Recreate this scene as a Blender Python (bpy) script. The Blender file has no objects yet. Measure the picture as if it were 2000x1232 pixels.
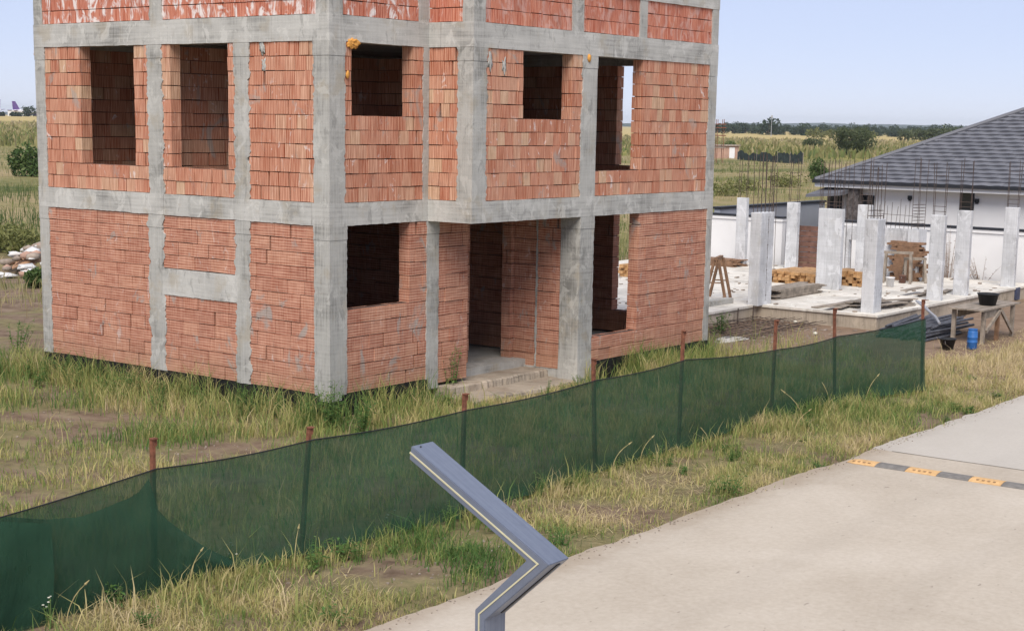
import bpy, math, random
import numpy as np
from mathutils import Vector, Matrix, noise as mnoise
R = math.radians
random.seed(7); RNG = np.random.default_rng(11)
scene = bpy.context.scene
col = scene.collection

# ---------------------------------------------------------------- camera
FPX, PITCH, ROLL, YAW = 3080.98, 0.163845, 0.016606, 0.649482
CAM = np.array([-19.7688, -19.0142, 4.77899])
_fw = np.array([math.cos(YAW)*math.cos(PITCH), math.sin(YAW)*math.cos(PITCH), -math.sin(PITCH)])
_r = np.array([math.sin(YAW), -math.cos(YAW), 0.0]); _u = np.cross(_r, _fw)
_rr = math.cos(ROLL)*_r + math.sin(ROLL)*_u; _uu = -math.sin(ROLL)*_r + math.cos(ROLL)*_u
cd = bpy.data.cameras.new('camera'); cam = bpy.data.objects.new('camera', cd); col.objects.link(cam)
cd.sensor_width = 36; cd.lens = FPX/2000*36; cd.shift_y = 134/2000; cd.clip_start = 0.1; cd.clip_end = 20000
m = Matrix(((_rr[0], _uu[0], -_fw[0], CAM[0]), (_rr[1], _uu[1], -_fw[1], CAM[1]), (_rr[2], _uu[2], -_fw[2], CAM[2]), (0, 0, 0, 1)))
cam.matrix_world = m
scene.camera = cam
scene.render.resolution_x = 1024; scene.render.resolution_y = 630

# ---------------------------------------------------------------- light
SUN_EL = R(48); SUN_AZ = math.atan2(-0.50, -0.866)          # direction TOWARDS the sun in plan
sx, sy = math.cos(SUN_AZ), math.sin(SUN_AZ)
w = bpy.data.worlds.new('World'); scene.world = w; w.use_nodes = True
nt = w.node_tree; bg = nt.nodes['Background']
sky = nt.nodes.new('ShaderNodeTexSky'); sky.sky_type = 'NISHITA'; sky.sun_disc = False
sky.sun_elevation = SUN_EL; sky.sun_rotation = math.atan2(sx, sy)
sky.altitude = 3000; sky.air_density = 1.0; sky.dust_density = 0.0; sky.ozone_density = 6.0
hz = nt.nodes.new('ShaderNodeMix'); hz.data_type = 'RGBA'; hz.blend_type = 'MULTIPLY'; hz.inputs[0].default_value = 1.0; hz.inputs[7].default_value = (1.08, 0.90, 1.02, 1)
nt.links.new(sky.outputs[0], hz.inputs[6]); hv = nt.nodes.new('ShaderNodeMix'); hv.data_type = 'RGBA'; hv.inputs[0].default_value = 0.62; hv.inputs[7].default_value = (6.7, 7.2, 8.5, 1)   # even summer haze veil over the whole sky
nt.links.new(hz.outputs[2], hv.inputs[6]); nt.links.new(hv.outputs[2], bg.inputs[0]); bg.inputs[1].default_value = 0.0595
sl = bpy.data.lights.new('sun', 'SUN'); sl.energy = 2.15; sl.angle = R(40); sl.color = (1.0, 0.92, 0.81)
so = bpy.data.objects.new('sun', sl); col.objects.link(so)
so.rotation_euler = Vector((-sx*math.cos(SUN_EL), -sy*math.cos(SUN_EL), -math.sin(SUN_EL))).to_track_quat('-Z', 'Y').to_euler()
vs = scene.view_settings; vs.view_transform = 'Standard'; vs.look = 'None'; vs.exposure = 0.92; vs.gamma = 1
vs.use_curve_mapping = False

# ---------------------------------------------------------------- helpers
def ray(u, v): return _fw + ((u-1000)/FPX)*_rr - ((v-750)/FPX)*_uu
def onz(u, v, z): d = ray(u, v); return CAM + (z-CAM[2])/d[2]*d      # photo pixel -> point on a level plane
def onx(u, v, x): d = ray(u, v); return CAM + (x-CAM[0])/d[0]*d
def ony(u, v, y): d = ray(u, v); return CAM + (y-CAM[1])/d[1]*d
def proj(P):
    d = np.asarray(P, float)-CAM; z = d@_fw
    return 1000+FPX*(d@_rr)/z, 750-FPX*(d@_uu)/z
def height_at(X, v):                                                # height of a vertical line over X at picture row v
    lo, hi = -3.0, 40.0
    for _ in range(50):
        mm = (lo+hi)/2
        if proj((X[0], X[1], mm))[1] > v: lo = mm
        else: hi = mm
    return lo
G = -0.4
def rnd(a, b): return random.uniform(a, b)
def smooth(t): t = max(0.0, min(1.0, t)); return t*t*(3-2*t)

class MB:
    def __init__(s): s.v = []; s.f = []; s.mi = []
    def add(s, vs, fs, mi=0):
        o = len(s.v); s.v += [tuple(map(float, q)) for q in vs]
        s.f += [tuple(i+o for i in f) for f in fs]; s.mi += [mi]*len(fs)
    def box(s, x0, x1, y0, y1, z0, z1, mi=0, jit=0.0):
        vs = [(x, y, z) for z in (z0, z1) for (x, y) in ((x0, y0), (x1, y0), (x1, y1), (x0, y1))]
        if jit: vs = [tuple(c+rnd(-jit, jit) for c in q) for q in vs]
        s.add(vs, [(3, 2, 1, 0), (4, 5, 6, 7), (0, 1, 5, 4), (1, 2, 6, 5), (2, 3, 7, 6), (3, 0, 4, 7)], mi)
    def obox(s, c, ex, ey, ez, mi=0):                               # oriented box: centre and three half vectors
        c = np.asarray(c, float); ex, ey, ez = (np.asarray(q, float) for q in (ex, ey, ez))
        vs = [c+a*ex+b*ey+d*ez for d in (-1, 1) for (a, b) in ((-1, -1), (1, -1), (1, 1), (-1, 1))]
        s.add(vs, [(3, 2, 1, 0), (4, 5, 6, 7), (0, 1, 5, 4), (1, 2, 6, 5), (2, 3, 7, 6), (3, 0, 4, 7)], mi)
    def bar(s, a, b, w, h, mi=0, up=(0, 0, 1)):
        a = np.asarray(a, float); b = np.asarray(b, float); d = b-a; L = np.linalg.norm(d); d /= L
        up = np.asarray(up, float)
        if abs(d@up) > 0.95: up = np.array((1.0, 0, 0))
        sd = np.cross(d, up); sd /= np.linalg.norm(sd); u2 = np.cross(sd, d)
        s.obox((a+b)/2, d*L/2, sd*w/2, u2*h/2, mi)
    def tube(s, pts, r, n=6, mi=0, cap=True):
        pts = [np.asarray(q, float) for q in pts]; rs = r if hasattr(r, '__len__') else [r]*len(pts)
        vs = []; fs = []
        for k, q in enumerate(pts):
            d = pts[min(k+1, len(pts)-1)]-pts[max(k-1, 0)]; d = d/np.linalg.norm(d)
            ax = np.array((0, 0, 1.0)) if abs(d[2]) < 0.9 else np.array((1.0, 0, 0))
            a = np.cross(d, ax); a /= np.linalg.norm(a); b = np.cross(d, a)
            for i in range(n):
                t = 2*math.pi*i/n; vs.append(q+rs[k]*(math.cos(t)*a+math.sin(t)*b))
        for k in range(len(pts)-1):
            for i in range(n):
                fs.append((k*n+i, k*n+(i+1) % n, (k+1)*n+(i+1) % n, (k+1)*n+i))
        if cap: fs += [tuple(range(n))[::-1], tuple((len(pts)-1)*n+i for i in range(n))]
        s.add(vs, fs, mi)
    def loft(s, rings, mi=0, cap=True):
        n = len(rings[0]); vs = [q for r_ in rings for q in r_]; fs = []
        for k in range(len(rings)-1):
            for i in range(n): fs.append((k*n+i, k*n+(i+1) % n, (k+1)*n+(i+1) % n, (k+1)*n+i))
        if cap: fs += [tuple(range(n))[::-1], tuple((len(rings)-1)*n+i for i in range(n))]
        s.add(vs, fs, mi)
    def lathe(s, c, prof, n=16, mi=0):
        s.loft([[(c[0]+r_*math.cos(2*math.pi*i/n), c[1]+r_*math.sin(2*math.pi*i/n), c[2]+z) for i in range(n)] for r_, z in prof], mi)
    def build(s, name, mats, parent=None, smooth_=False, loc=None):
        me = bpy.data.meshes.new(name)
        vs = s.v
        if loc is not None: vs = [(a-loc[0], b-loc[1], c-loc[2]) for a, b, c in vs]
        me.from_pydata(vs, [], s.f)
        mats = mats if isinstance(mats, (list, tuple)) else [mats]
        for q in mats: me.materials.append(q)
        if len(mats) > 1: me.polygons.foreach_set('material_index', s.mi)
        if smooth_: me.polygons.foreach_set('use_smooth', [True]*len(s.f))
        o = bpy.data.objects.new(name, me); col.objects.link(o)
        if loc is not None: o.location = loc
        if parent is not None: attach(o, parent)
        return o
def attach(o, parent):
    o.parent = parent; o.matrix_parent_inverse = Matrix.Translation(parent.location).inverted() if parent.type == 'EMPTY' and parent.parent is None else Matrix.Identity(4)
def thing(name, label, cat, loc=(0, 0, 0), group=None):
    o = bpy.data.objects.new(name, None); col.objects.link(o); o.location = tuple(map(float, loc)); o.empty_display_size = 0.2
    return tag(o, label, cat, group)
def tag(o, label=None, cat=None, group=None, kind=None):
    if label: o['label'] = label
    if cat: o['category'] = cat
    if group: o['group'] = group
    if kind: o['kind'] = kind
    return o
def bulk(name, verts, quads, tris, mats, attrs=None, mi=None):      # big numpy mesh
    me = bpy.data.meshes.new(name)
    nq, ntr = len(quads), len(tris)
    me.vertices.add(len(verts)); me.vertices.foreach_set('co', np.asarray(verts, np.float32).ravel())
    li = np.concatenate([np.asarray(quads, np.int32).ravel(), np.asarray(tris, np.int32).ravel()])
    me.loops.add(len(li)); me.loops.foreach_set('vertex_index', li)
    me.polygons.add(nq+ntr)
    ls = np.concatenate([np.arange(nq)*4, nq*4+np.arange(ntr)*3]).astype(np.int32)
    me.polygons.foreach_set('loop_start', ls)
    for q in (mats if isinstance(mats, (list, tuple)) else [mats]): me.materials.append(q)
    if attrs:
        for k, a in attrs.items():
            at = me.attributes.new(k, 'FLOAT', 'POINT'); at.data.foreach_set('value', np.asarray(a, np.float32))
    me.update(calc_edges=True); me.validate()
    o = bpy.data.objects.new(name, me); col.objects.link(o); return o

# ---------------------------------------------------------------- materials
class NT:
    def __init__(s, name, rough=0.8, spec=0.3):
        s.m = bpy.data.materials.new(name); s.m.use_nodes = True; s.t = s.m.node_tree
        s.b = s.t.nodes['Principled BSDF']; s.b.inputs['Roughness'].default_value = rough
        s.b.inputs['Specular IOR Level'].default_value = spec; s.out = s.t.nodes['Material Output']
        s._pos = None
    def n(s, t, **k):
        q = s.t.nodes.new('ShaderNode'+t)
        for a, b in k.items(): setattr(q, a, b)
        return q
    def L(s, a, b): s.t.links.new(a, b)
    def geo(s, o): 
        if s._pos is None: s._pos = s.n('NewGeometry')
        return s._pos.outputs[o]
    def pos(s): return s.geo('Position')
    def vmul(s, v, k):
        q = s.n('VectorMath', operation='MULTIPLY'); s.L(v, q.inputs[0]); q.inputs[1].default_value = k; return q.outputs[0]
    def noise(s, v, scale, detail=4, rough=0.6, dist=0.0):
        q = s.n('TexNoise'); s.L(v, q.inputs['Vector']); q.inputs['Scale'].default_value = scale; q.inputs['Detail'].default_value = detail
        q.inputs['Roughness'].default_value = rough; q.inputs['Distortion'].default_value = dist; return q.outputs[0]
    def math(s, op, a, b=None, c=None, clamp=False):
        q = s.n('Math', operation=op); q.use_clamp = clamp
        for i, x in enumerate((a, b, c)):
            if x is None: continue
            if isinstance(x, (int, float)): q.inputs[i].default_value = x
            else: s.L(x, q.inputs[i])
        return q.outputs[0]
    def ramp(s, f, stops, interp='LINEAR'):
        q = s.n('ValToRGB'); q.color_ramp.interpolation = interp; el = q.color_ramp.elements
        while len(el) < len(stops): el.new(0.5)
        for e, (p_, c) in zip(el, stops): e.position = p_; e.color = (*c, 1) if len(c) == 3 else c
        s.L(f, q.inputs[0]); return q.outputs[0]
    def sramp(s, f, a, b):                                           # smooth step between a and b
        q = s.n('MapRange', interpolation_type='SMOOTHSTEP'); s.L(f, q.inputs[0]); q.inputs[1].default_value = a; q.inputs[2].default_value = b; return q.outputs[0]
    def mix(s, f, a, b, mode='MIX'):
        q = s.n('Mix', data_type='RGBA', blend_type=mode)
        for i, x in ((0, f), (6, a), (7, b)):
            if isinstance(x, (int, float)): q.inputs[i].default_value = x
            elif isinstance(x, tuple): q.inputs[i].default_value = (*x, 1)
            else: s.L(x, q.inputs[i])
        return q.outputs[2]
    def bump(s, h, strength=0.4, dist=0.02):
        q = s.n('Bump'); q.inputs['Strength'].default_value = strength; q.inputs['Distance'].default_value = dist; s.L(h, q.inputs['Height']); s.L(q.outputs[0], s.b.inputs['Normal'])
    def color(s, c):
        if isinstance(c, tuple): s.b.inputs['Base Color'].default_value = (*c, 1)
        else: s.L(c, s.b.inputs['Base Color'])
    def run(s):                                                      # coordinate along an axis-aligned wall, and height
        q = s.n('SeparateXYZ'); s.L(s.pos(), q.inputs[0]); return s.math('ADD', q.outputs[0], q.outputs[1]), q.outputs[2]
    def tint(s):
        oi = s.n('ObjectInfo'); return s.math('FRACT', s.math('ADD', oi.outputs['Random'], s.geo('Random Per Island')))

def plain(name, c, rough=0.7, var=0.12, scale=6.0, metal=0.0, spec=0.3):
    k = NT(name, rough, spec); n_ = k.noise(k.pos(), scale, 5)
    lo = tuple(x*(1-var) for x in c); hi = tuple(min(1, x*(1+var)) for x in c)
    k.color(k.ramp(n_, [(0.3, lo), (0.7, hi)])); k.b.inputs['Metallic'].default_value = metal
    k.bump(k.noise(k.pos(), scale*8, 3), 0.15, 0.01); return k.m

def brick_mat(name, stops, vertical, white, grey):
    k = NT(name, 0.88, 0.15); s_, z_ = k.run(); p_ = k.pos()
    base = k.ramp(k.tint(), stops)
    cx = k.n('CombineXYZ'); k.L(s_, cx.inputs[0]); k.L(z_, cx.inputs[1])
    if vertical:
        st = k.noise(k.vmul(cx.outputs[0], (55, 1.6, 1)), 1.0, 2); wv = k.math('SINE', k.math('MULTIPLY', s_, 2*math.pi/0.042))
    else:
        st = k.noise(k.vmul(cx.outputs[0], (2.0, 34, 1)), 1.0, 2); wv = k.math('SINE', k.math('MULTIPLY', z_, 2*math.pi/0.0495))
        st2 = k.noise(k.vmul(cx.outputs[0], (38, 2, 1)), 1.0, 2); st = k.math('ADD', k.math('MULTIPLY', st, 0.55), k.math('MULTIPLY', st2, 0.45))
    c = k.mix(k.sramp(st, 0.34, 0.66), k.mix(1.0, base, (0.70, 0.60, 0.57), 'MULTIPLY'), k.mix(0.30, base, (0.80, 0.55, 0.42)))
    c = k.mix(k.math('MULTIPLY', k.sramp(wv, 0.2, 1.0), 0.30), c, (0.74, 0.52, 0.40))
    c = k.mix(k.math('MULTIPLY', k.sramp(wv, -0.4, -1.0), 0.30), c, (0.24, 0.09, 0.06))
    c = k.mix(k.math('MULTIPLY', k.sramp(k.noise(p_, 2.3, 5), 0.52, 0.75), 0.35), c, (0.30, 0.16, 0.12))
    g = k.sramp(k.noise(k.vmul(p_, (1, 1, 0.6)), 1.9, 7, 0.66, 0.9), 0.585, 0.68)
    c = k.mix(k.math('MULTIPLY', g, grey), c, (0.34, 0.33, 0.31))
    wn = k.sramp(k.noise(k.vmul(p_, (1, 1, 0.55)), 5.5, 5, 0.6, 1.4), 0.60, 0.68)
    wm = k.sramp(k.noise(p_, 0.8, 2), 0.42, 0.62)
    if white > 0.9:
        q0 = k.n('SeparateXYZ'); k.L(p_, q0.inputs[0]); wm = k.math('SUBTRACT', 1.0, k.math('MULTIPLY', k.sramp(q0.outputs[0], 1.8, 3.2), 0.75)); wn = k.sramp(k.noise(k.vmul(p_, (1, 1, 0.5)), 4.0, 5, 0.6, 1.6), 0.47, 0.62)
    c = k.mix(k.math('MULTIPLY', k.math('MULTIPLY', wn, wm), white), c, (0.74, 0.68, 0.66))
    if not vertical:                                                 # splashed soil on the lowest courses
        dirt = k.math('SUBTRACT', 1.0, k.sramp(k.math('ADD', z_, k.math('MULTIPLY', k.noise(p_, 3, 4), 0.5)), 0.25, 0.95))
        c = k.mix(k.math('MULTIPLY', dirt, 0.35), c, (0.36, 0.22, 0.14))
    k.color(c); k.bump(k.math('ADD', k.math('MULTIPLY', wv, 0.5), k.noise(p_, 40, 4)), 0.35, 0.006); return k.m
M = {}
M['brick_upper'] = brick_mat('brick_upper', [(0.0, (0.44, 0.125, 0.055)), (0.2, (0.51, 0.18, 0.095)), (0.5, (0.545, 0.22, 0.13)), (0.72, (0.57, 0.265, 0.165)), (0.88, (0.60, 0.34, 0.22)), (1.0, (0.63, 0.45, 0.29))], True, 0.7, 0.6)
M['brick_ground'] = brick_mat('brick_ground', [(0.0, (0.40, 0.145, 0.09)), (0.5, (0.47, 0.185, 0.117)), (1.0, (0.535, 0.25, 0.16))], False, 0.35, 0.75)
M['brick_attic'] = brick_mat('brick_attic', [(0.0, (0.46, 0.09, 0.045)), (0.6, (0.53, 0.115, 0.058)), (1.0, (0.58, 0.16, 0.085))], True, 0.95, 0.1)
def mortar():
    k = NT('mortar', 0.95, 0.1); k.color(k.ramp(k.noise(k.pos(), 9, 5), [(0.3, (0.05, 0.032, 0.028)), (0.7, (0.12, 0.09, 0.08))])); k.bump(k.noise(k.pos(), 60, 4), 0.6, 0.01); return k.m
M['mortar'] = mortar()
def concrete(name, c, dark=0.55, streak=0.6, tintc=(0.36, 0.31, 0.23)):
    k = NT(name, 0.85, 0.2); p_ = k.pos(); s_, z_ = k.run()
    cx = k.n('CombineXYZ'); k.L(s_, cx.inputs[0]); k.L(z_, cx.inputs[1])
    big = k.noise(p_, 0.9, 6, 0.62); st = k.noise(k.vmul(cx.outputs[0], (26, 1.1, 1)), 1.0, 5, 0.65); hb = k.noise(k.vmul(cx.outputs[0], (0.8, 22, 1)), 1.0, 3)
    dk = tuple(x*dark for x in c); hi = tuple(min(0.85, x*1.22) for x in c)
    cc = k.ramp(k.math('ADD', k.math('MULTIPLY', big, 0.55), k.math('ADD', k.math('MULTIPLY', st, 0.45*streak+0.05), k.math('MULTIPLY', hb, 0.4-0.4*streak))), [(0.39, dk), (0.49, c), (0.60, hi)])
    cc = k.mix(k.math('MULTIPLY', k.sramp(k.noise(p_, 1.6, 4), 0.53, 0.68), 0.45), cc, tintc)
    cc = k.mix(k.math('MULTIPLY', k.sramp(k.noise(k.vmul(p_, (1, 1, 0.8)), 2.6, 7, 0.7, 0.8), 0.54, 0.60), 0.5), cc, tuple(min(0.8, x*1.45) for x in c))
    cc = k.mix(k.math('MULTIPLY', k.sramp(k.noise(k.vmul(p_, (1, 1, 0.45)), 4.1, 6, 0.7, 0.5), 0.57, 0.64), 0.5), cc, tuple(x*0.55 for x in c))
    v = k.n('TexVoronoi'); k.L(p_, v.inputs['Vector']); v.inputs['Scale'].default_value = 17
    pit = k.math('SUBTRACT', 1.0, k.sramp(v.outputs['Distance'], 0.05, 0.16)); pit = k.math('MULTIPLY', pit, k.sramp(k.noise(p_, 2.2, 3), 0.5, 0.62))
    cc = k.mix(k.math('MULTIPLY', pit, 0.6), cc, tuple(x*0.35 for x in c))
    k.color(cc); k.bump(k.math('SUBTRACT', k.math('ADD', k.noise(p_, 28, 5), k.math('MULTIPLY', st, 0.7)), pit), 0.5, 0.01); return k.m
M['concrete'] = concrete('concrete', (0.37, 0.365, 0.345), 0.55)
M['beam'] = concrete('beam_concrete', (0.42, 0.415, 0.395), 0.6, 0.25)
M['cage_conc'] = concrete('fresh_concrete', (0.50, 0.51, 0.53), 0.80, 0.6, (0.45, 0.44, 0.42))
M['slab'] = concrete('slab_concrete', (0.60, 0.57, 0.52), 0.72, 0.2, (0.48, 0.42, 0.34))
M['wallconc'] = concrete('retaining_concrete', (0.37, 0.32, 0.26), 0.6, 0.7)
M['bitumen'] = plain('bitumen', (0.012, 0.012, 0.014), 0.55)
M['foam'] = plain('foam', (0.62, 0.30, 0.07), 0.8, 0.3, 20)
M['rust'] = plain('rust', (0.19, 0.075, 0.045), 0.85, 0.45, 14)
M['rebar'] = plain('rebar', (0.075, 0.055, 0.048), 0.8, 0.4, 14)
M['straw_timber'] = plain('fresh_timber', (0.44, 0.26, 0.12), 0.75, 0.3, 7)
M['old_timber'] = plain('weathered_timber', (0.27, 0.23, 0.19), 0.85, 0.35, 6)
M['brown_timber'] = plain('brown_timber', (0.22, 0.13, 0.08), 0.85, 0.35, 6)
M['brown_panel'] = plain('brown_panel', (0.16, 0.085, 0.065), 0.7, 0.3, 5)
M['render'] = plain('white_render', (0.72, 0.72, 0.73), 0.9, 0.04, 1.0)
M['render2'] = plain('house_render', (0.66, 0.67, 0.69), 0.9, 0.04, 1.0)
M['greywall'] = plain('grey_wall', (0.30, 0.32, 0.37), 0.8, 0.05, 1.5)
M['anthracite'] = plain('anthracite', (0.022, 0.024, 0.030), 0.5, 0.15, 4)
M['rooftile'] = None
def rooft():
    k = NT('roof_tile', 0.62, 0.35); t = k.tint(); c = k.ramp(t, [(0.0, (0.10, 0.105, 0.125)), (1.0, (0.155, 0.16, 0.185))])
    c = k.mix(k.math('MULTIPLY', k.noise(k.pos(), 30, 3), 0.4), c, (0.2, 0.2, 0.22)); k.color(c); k.bump(k.noise(k.pos(), 80, 2), 0.3, 0.004); return k.m
M['rooftile'] = rooft()
M['stonecl'] = plain('stone_cladding', (0.10, 0.09, 0.09), 0.9, 0.6, 8)
M['glass'] = plain('dark_glass', (0.02, 0.024, 0.03), 0.08, 0.1, 2, 0.0, 0.6)
M['plastic_black'] = plain('black_plastic', (0.02, 0.021, 0.024), 0.5, 0.2, 8)
M['plastic_blue'] = plain('blue_plastic', (0.03, 0.13, 0.38), 0.45, 0.2, 5)
M['steelpipe'] = plain('steel_tube', (0.10, 0.105, 0.125), 0.5, 0.4, 9, 0.3)
M['steellight'] = plain('pale_steel', (0.42, 0.43, 0.46), 0.45, 0.2, 9, 0.4)
M['blueboard'] = plain('blue_membrane', (0.05, 0.06, 0.11), 0.6, 0.4, 6)
def lampm():
    k = NT('anodised_metal', 0.38, 0.5); s_, z_ = k.run(); c = k.ramp(k.math('ADD', k.math('MULTIPLY', k.noise(k.vmul(k.pos(), (55, 2.0, 2.0)), 1.0, 3), 0.7), k.math('MULTIPLY', k.noise(k.pos(), 30, 4), 0.3)), [(0.36, (0.16, 0.185, 0.25)), (0.64, (0.205, 0.235, 0.305))]); k.color(c); k.L(k.math('ADD', 0.25, k.math('MULTIPLY', k.noise(k.pos(), 14, 5), 0.35)), k.b.inputs['Roughness']); k.b.inputs['Metallic'].default_value = 0.35; return k.m
M['lamp'] = lampm()
M['led'] = plain('led_diffuser', (0.52, 0.49, 0.33), 0.5, 0.05)
def roadm():
    k = NT('road_concrete', 0.9, 0.2); p_ = k.pos(); big = k.noise(p_, 0.35, 6, 0.6, 0.5); fine = k.noise(p_, 14, 6, 0.7)
    c = k.ramp(k.math('ADD', k.math('MULTIPLY', big, 0.6), k.math('MULTIPLY', fine, 0.4)), [(0.34, (0.40, 0.345, 0.28)), (0.5, (0.475, 0.42, 0.35)), (0.66, (0.545, 0.49, 0.42))])
    st = k.sramp(k.noise(p_, 2.6, 6, 0.7, 1.0), 0.62, 0.76); c = k.mix(k.math('MULTIPLY', st, 0.3), c, (0.27, 0.23, 0.19))
    sp = k.sramp(k.noise(k.vmul(p_, (1.0, 2.2, 1)), 5, 2), 0.69, 0.76); c = k.mix(k.math('MULTIPLY', sp, 0.55), c, (0.16, 0.13, 0.11))
    ag = k.n('TexVoronoi'); k.L(p_, ag.inputs['Vector']); ag.inputs['Scale'].default_value = 34; c = k.mix(k.math('MULTIPLY', k.math('SUBTRACT', 1.0, k.sramp(ag.outputs['Distance'], 0.1, 0.3)), 0.12), c, (0.24, 0.2, 0.17))
    q = k.n('SeparateXYZ'); k.L(p_, q.inputs[0])
    ed = k.math('SUBTRACT', 1.0, k.sramp(k.math('ADD', k.math('MULTIPLY', q.outputs[1], -1.0), k.math('MULTIPLY', k.noise(p_, 1.3, 6, 0.7), -0.9)), 7.95, 8.5)); c = k.mix(k.math('MULTIPLY', ed, 0.55), c, (0.27, 0.205, 0.145))
    ty = k.math('SINE', k.math('MULTIPLY', k.math('ADD', q.outputs[1], k.math('MULTIPLY', k.noise(k.vmul(p_, (0.15, 0.15, 1)), 1.0, 2), 1.2)), 3.6)); c = k.mix(k.math('MULTIPLY', k.sramp(ty, 0.3, 1.0), k.math('MULTIPLY', k.noise(k.vmul(p_, (0.5, 3, 1)), 1.0, 5), 0.17)), c, (0.30, 0.26, 0.22))
    newer = k.sramp(q.outputs[0], 3.98, 4.0); c = k.mix(k.math('MULTIPLY', newer, 0.5), c, (0.48, 0.47, 0.45))
    k.color(c); k.bump(k.noise(p_, 70, 4, 0.7), 0.3, 0.008); return k.m
M['road'] = roadm()
def netm():
    k = NT('shade_net', 0.75, 0.15); p_ = k.pos(); s_, z_ = k.run()
    cx = k.n('CombineXYZ'); k.L(s_, cx.inputs[0]); k.L(z_, cx.inputs[1])
    wv = k.noise(k.vmul(cx.outputs[0], (55, 6, 1)), 1.0, 2); big = k.noise(p_, 1.6, 4)
    c = k.ramp(k.math('ADD', k.math('MULTIPLY', wv, 0.35), k.math('MULTIPLY', big, 0.65)), [(0.3, (0.021, 0.066, 0.041)), (0.7, (0.040, 0.106, 0.064))])
    k.color(c); k.bump(k.math('ADD', k.noise(k.vmul(cx.outputs[0], (9, 2.2, 1)), 1.0, 4, 0.6, 0.6), k.math('MULTIPLY', k.noise(k.vmul(cx.outputs[0], (90, 90, 1)), 1.0, 1), 0.25)), 0.5, 0.05); tr = k.n('BsdfTransparent'); tl = k.n('BsdfTranslucent'); k.L(c, tl.inputs[0])
    m1 = k.n('MixShader'); m1.inputs[0].default_value = 0.25; k.L(k.b.outputs[0], m1.inputs[1]); k.L(tl.outputs[0], m1.inputs[2])
    m2 = k.n('MixShader'); k.L(k.math('ADD', 0.10, k.math('MULTIPLY', wv, 0.19)), m2.inputs[0]); k.L(m1.outputs[0], m2.inputs[1]); k.L(tr.outputs[0], m2.inputs[2])
    k.L(m2.outputs[0], k.out.inputs[0]); return k.m
M['net'] = netm()
def grassm(name, stops, trans=0.3):
    k = NT(name, 0.7, 0.15); a = k.n('Attribute', attribute_name='tone'); p_ = k.pos()
    f = k.math('ADD', a.outputs['Fac'], k.math('MULTIPLY', k.math('SUBTRACT', k.geo('Random Per Island'), 0.5), 0.30))
    f = k.math('ADD', f, k.math('MULTIPLY', k.math('SUBTRACT', k.noise(p_, 0.9, 3), 0.5), 0.5), clamp=True)
    c = k.ramp(f, stops); k.color(c)
    tl = k.n('BsdfTranslucent'); k.L(c, tl.inputs[0]); mx = k.n('MixShader'); mx.inputs[0].default_value = trans
    k.L(k.b.outputs[0], mx.inputs[1]); k.L(tl.outputs[0], mx.inputs[2]); k.L(mx.outputs[0], k.out.inputs[0]); return k.m
GST = [(0.0, (0.075, 0.155, 0.045)), (0.25, (0.17, 0.245, 0.07)), (0.5, (0.36, 0.36, 0.13)), (0.72, (0.52, 0.44, 0.21)), (1.0, (0.60, 0.49, 0.31))]
M['grass'] = grassm('grass_blades', GST)
M['field'] = grassm('field_plants', [(0.0, (0.08, 0.12, 0.045)), (0.3, (0.17, 0.20, 0.07)), (0.6, (0.33, 0.29, 0.14)), (1.0, (0.47, 0.38, 0.24))])
def leafm(name, a, b, c_, trans=0.3):
    k = NT(name, 0.6, 0.25); c = k.ramp(k.math('FRACT', k.math('ADD', k.geo('Random Per Island'), 0.0)), [(0.0, a), (0.6, b), (1.0, c_)]); k.color(c)
    tl = k.n('BsdfTranslucent'); k.L(c, tl.inputs[0]); mx = k.n('MixShader'); mx.inputs[0].default_value = trans
    k.L(k.b.outputs[0], mx.inputs[1]); k.L(tl.outputs[0], mx.inputs[2]); k.L(mx.outputs[0], k.out.inputs[0]); return k.m
M['leaf'] = leafm('leaves', (0.05, 0.095, 0.028), (0.085, 0.14, 0.042), (0.14, 0.19, 0.065))
M['leaf_dull'] = leafm('dull_leaves', (0.06, 0.08, 0.038), (0.09, 0.115, 0.055), (0.14, 0.16, 0.08))
M['leaf_yellow'] = leafm('yellow_leaves', (0.13, 0.15, 0.05), (0.19, 0.20, 0.07), (0.25, 0.25, 0.09))
M['leaf_far'] = leafm('far_leaves', (0.028, 0.048, 0.030), (0.042, 0.066, 0.036), (0.06, 0.085, 0.045))
M['weed'] = leafm('weed_leaves', (0.06, 0.14, 0.038), (0.11, 0.21, 0.055), (0.19, 0.26, 0.085), 0.35)
M['twig'] = plain('dry_twig', (0.20, 0.13, 0.09), 0.9, 0.4, 10)
M['bark'] = plain('bark', (0.09, 0.07, 0.055), 0.95, 0.3, 8)
M['petal'] = plain('pale_petal', (0.62, 0.60, 0.52), 0.8, 0.1, 20)
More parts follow.
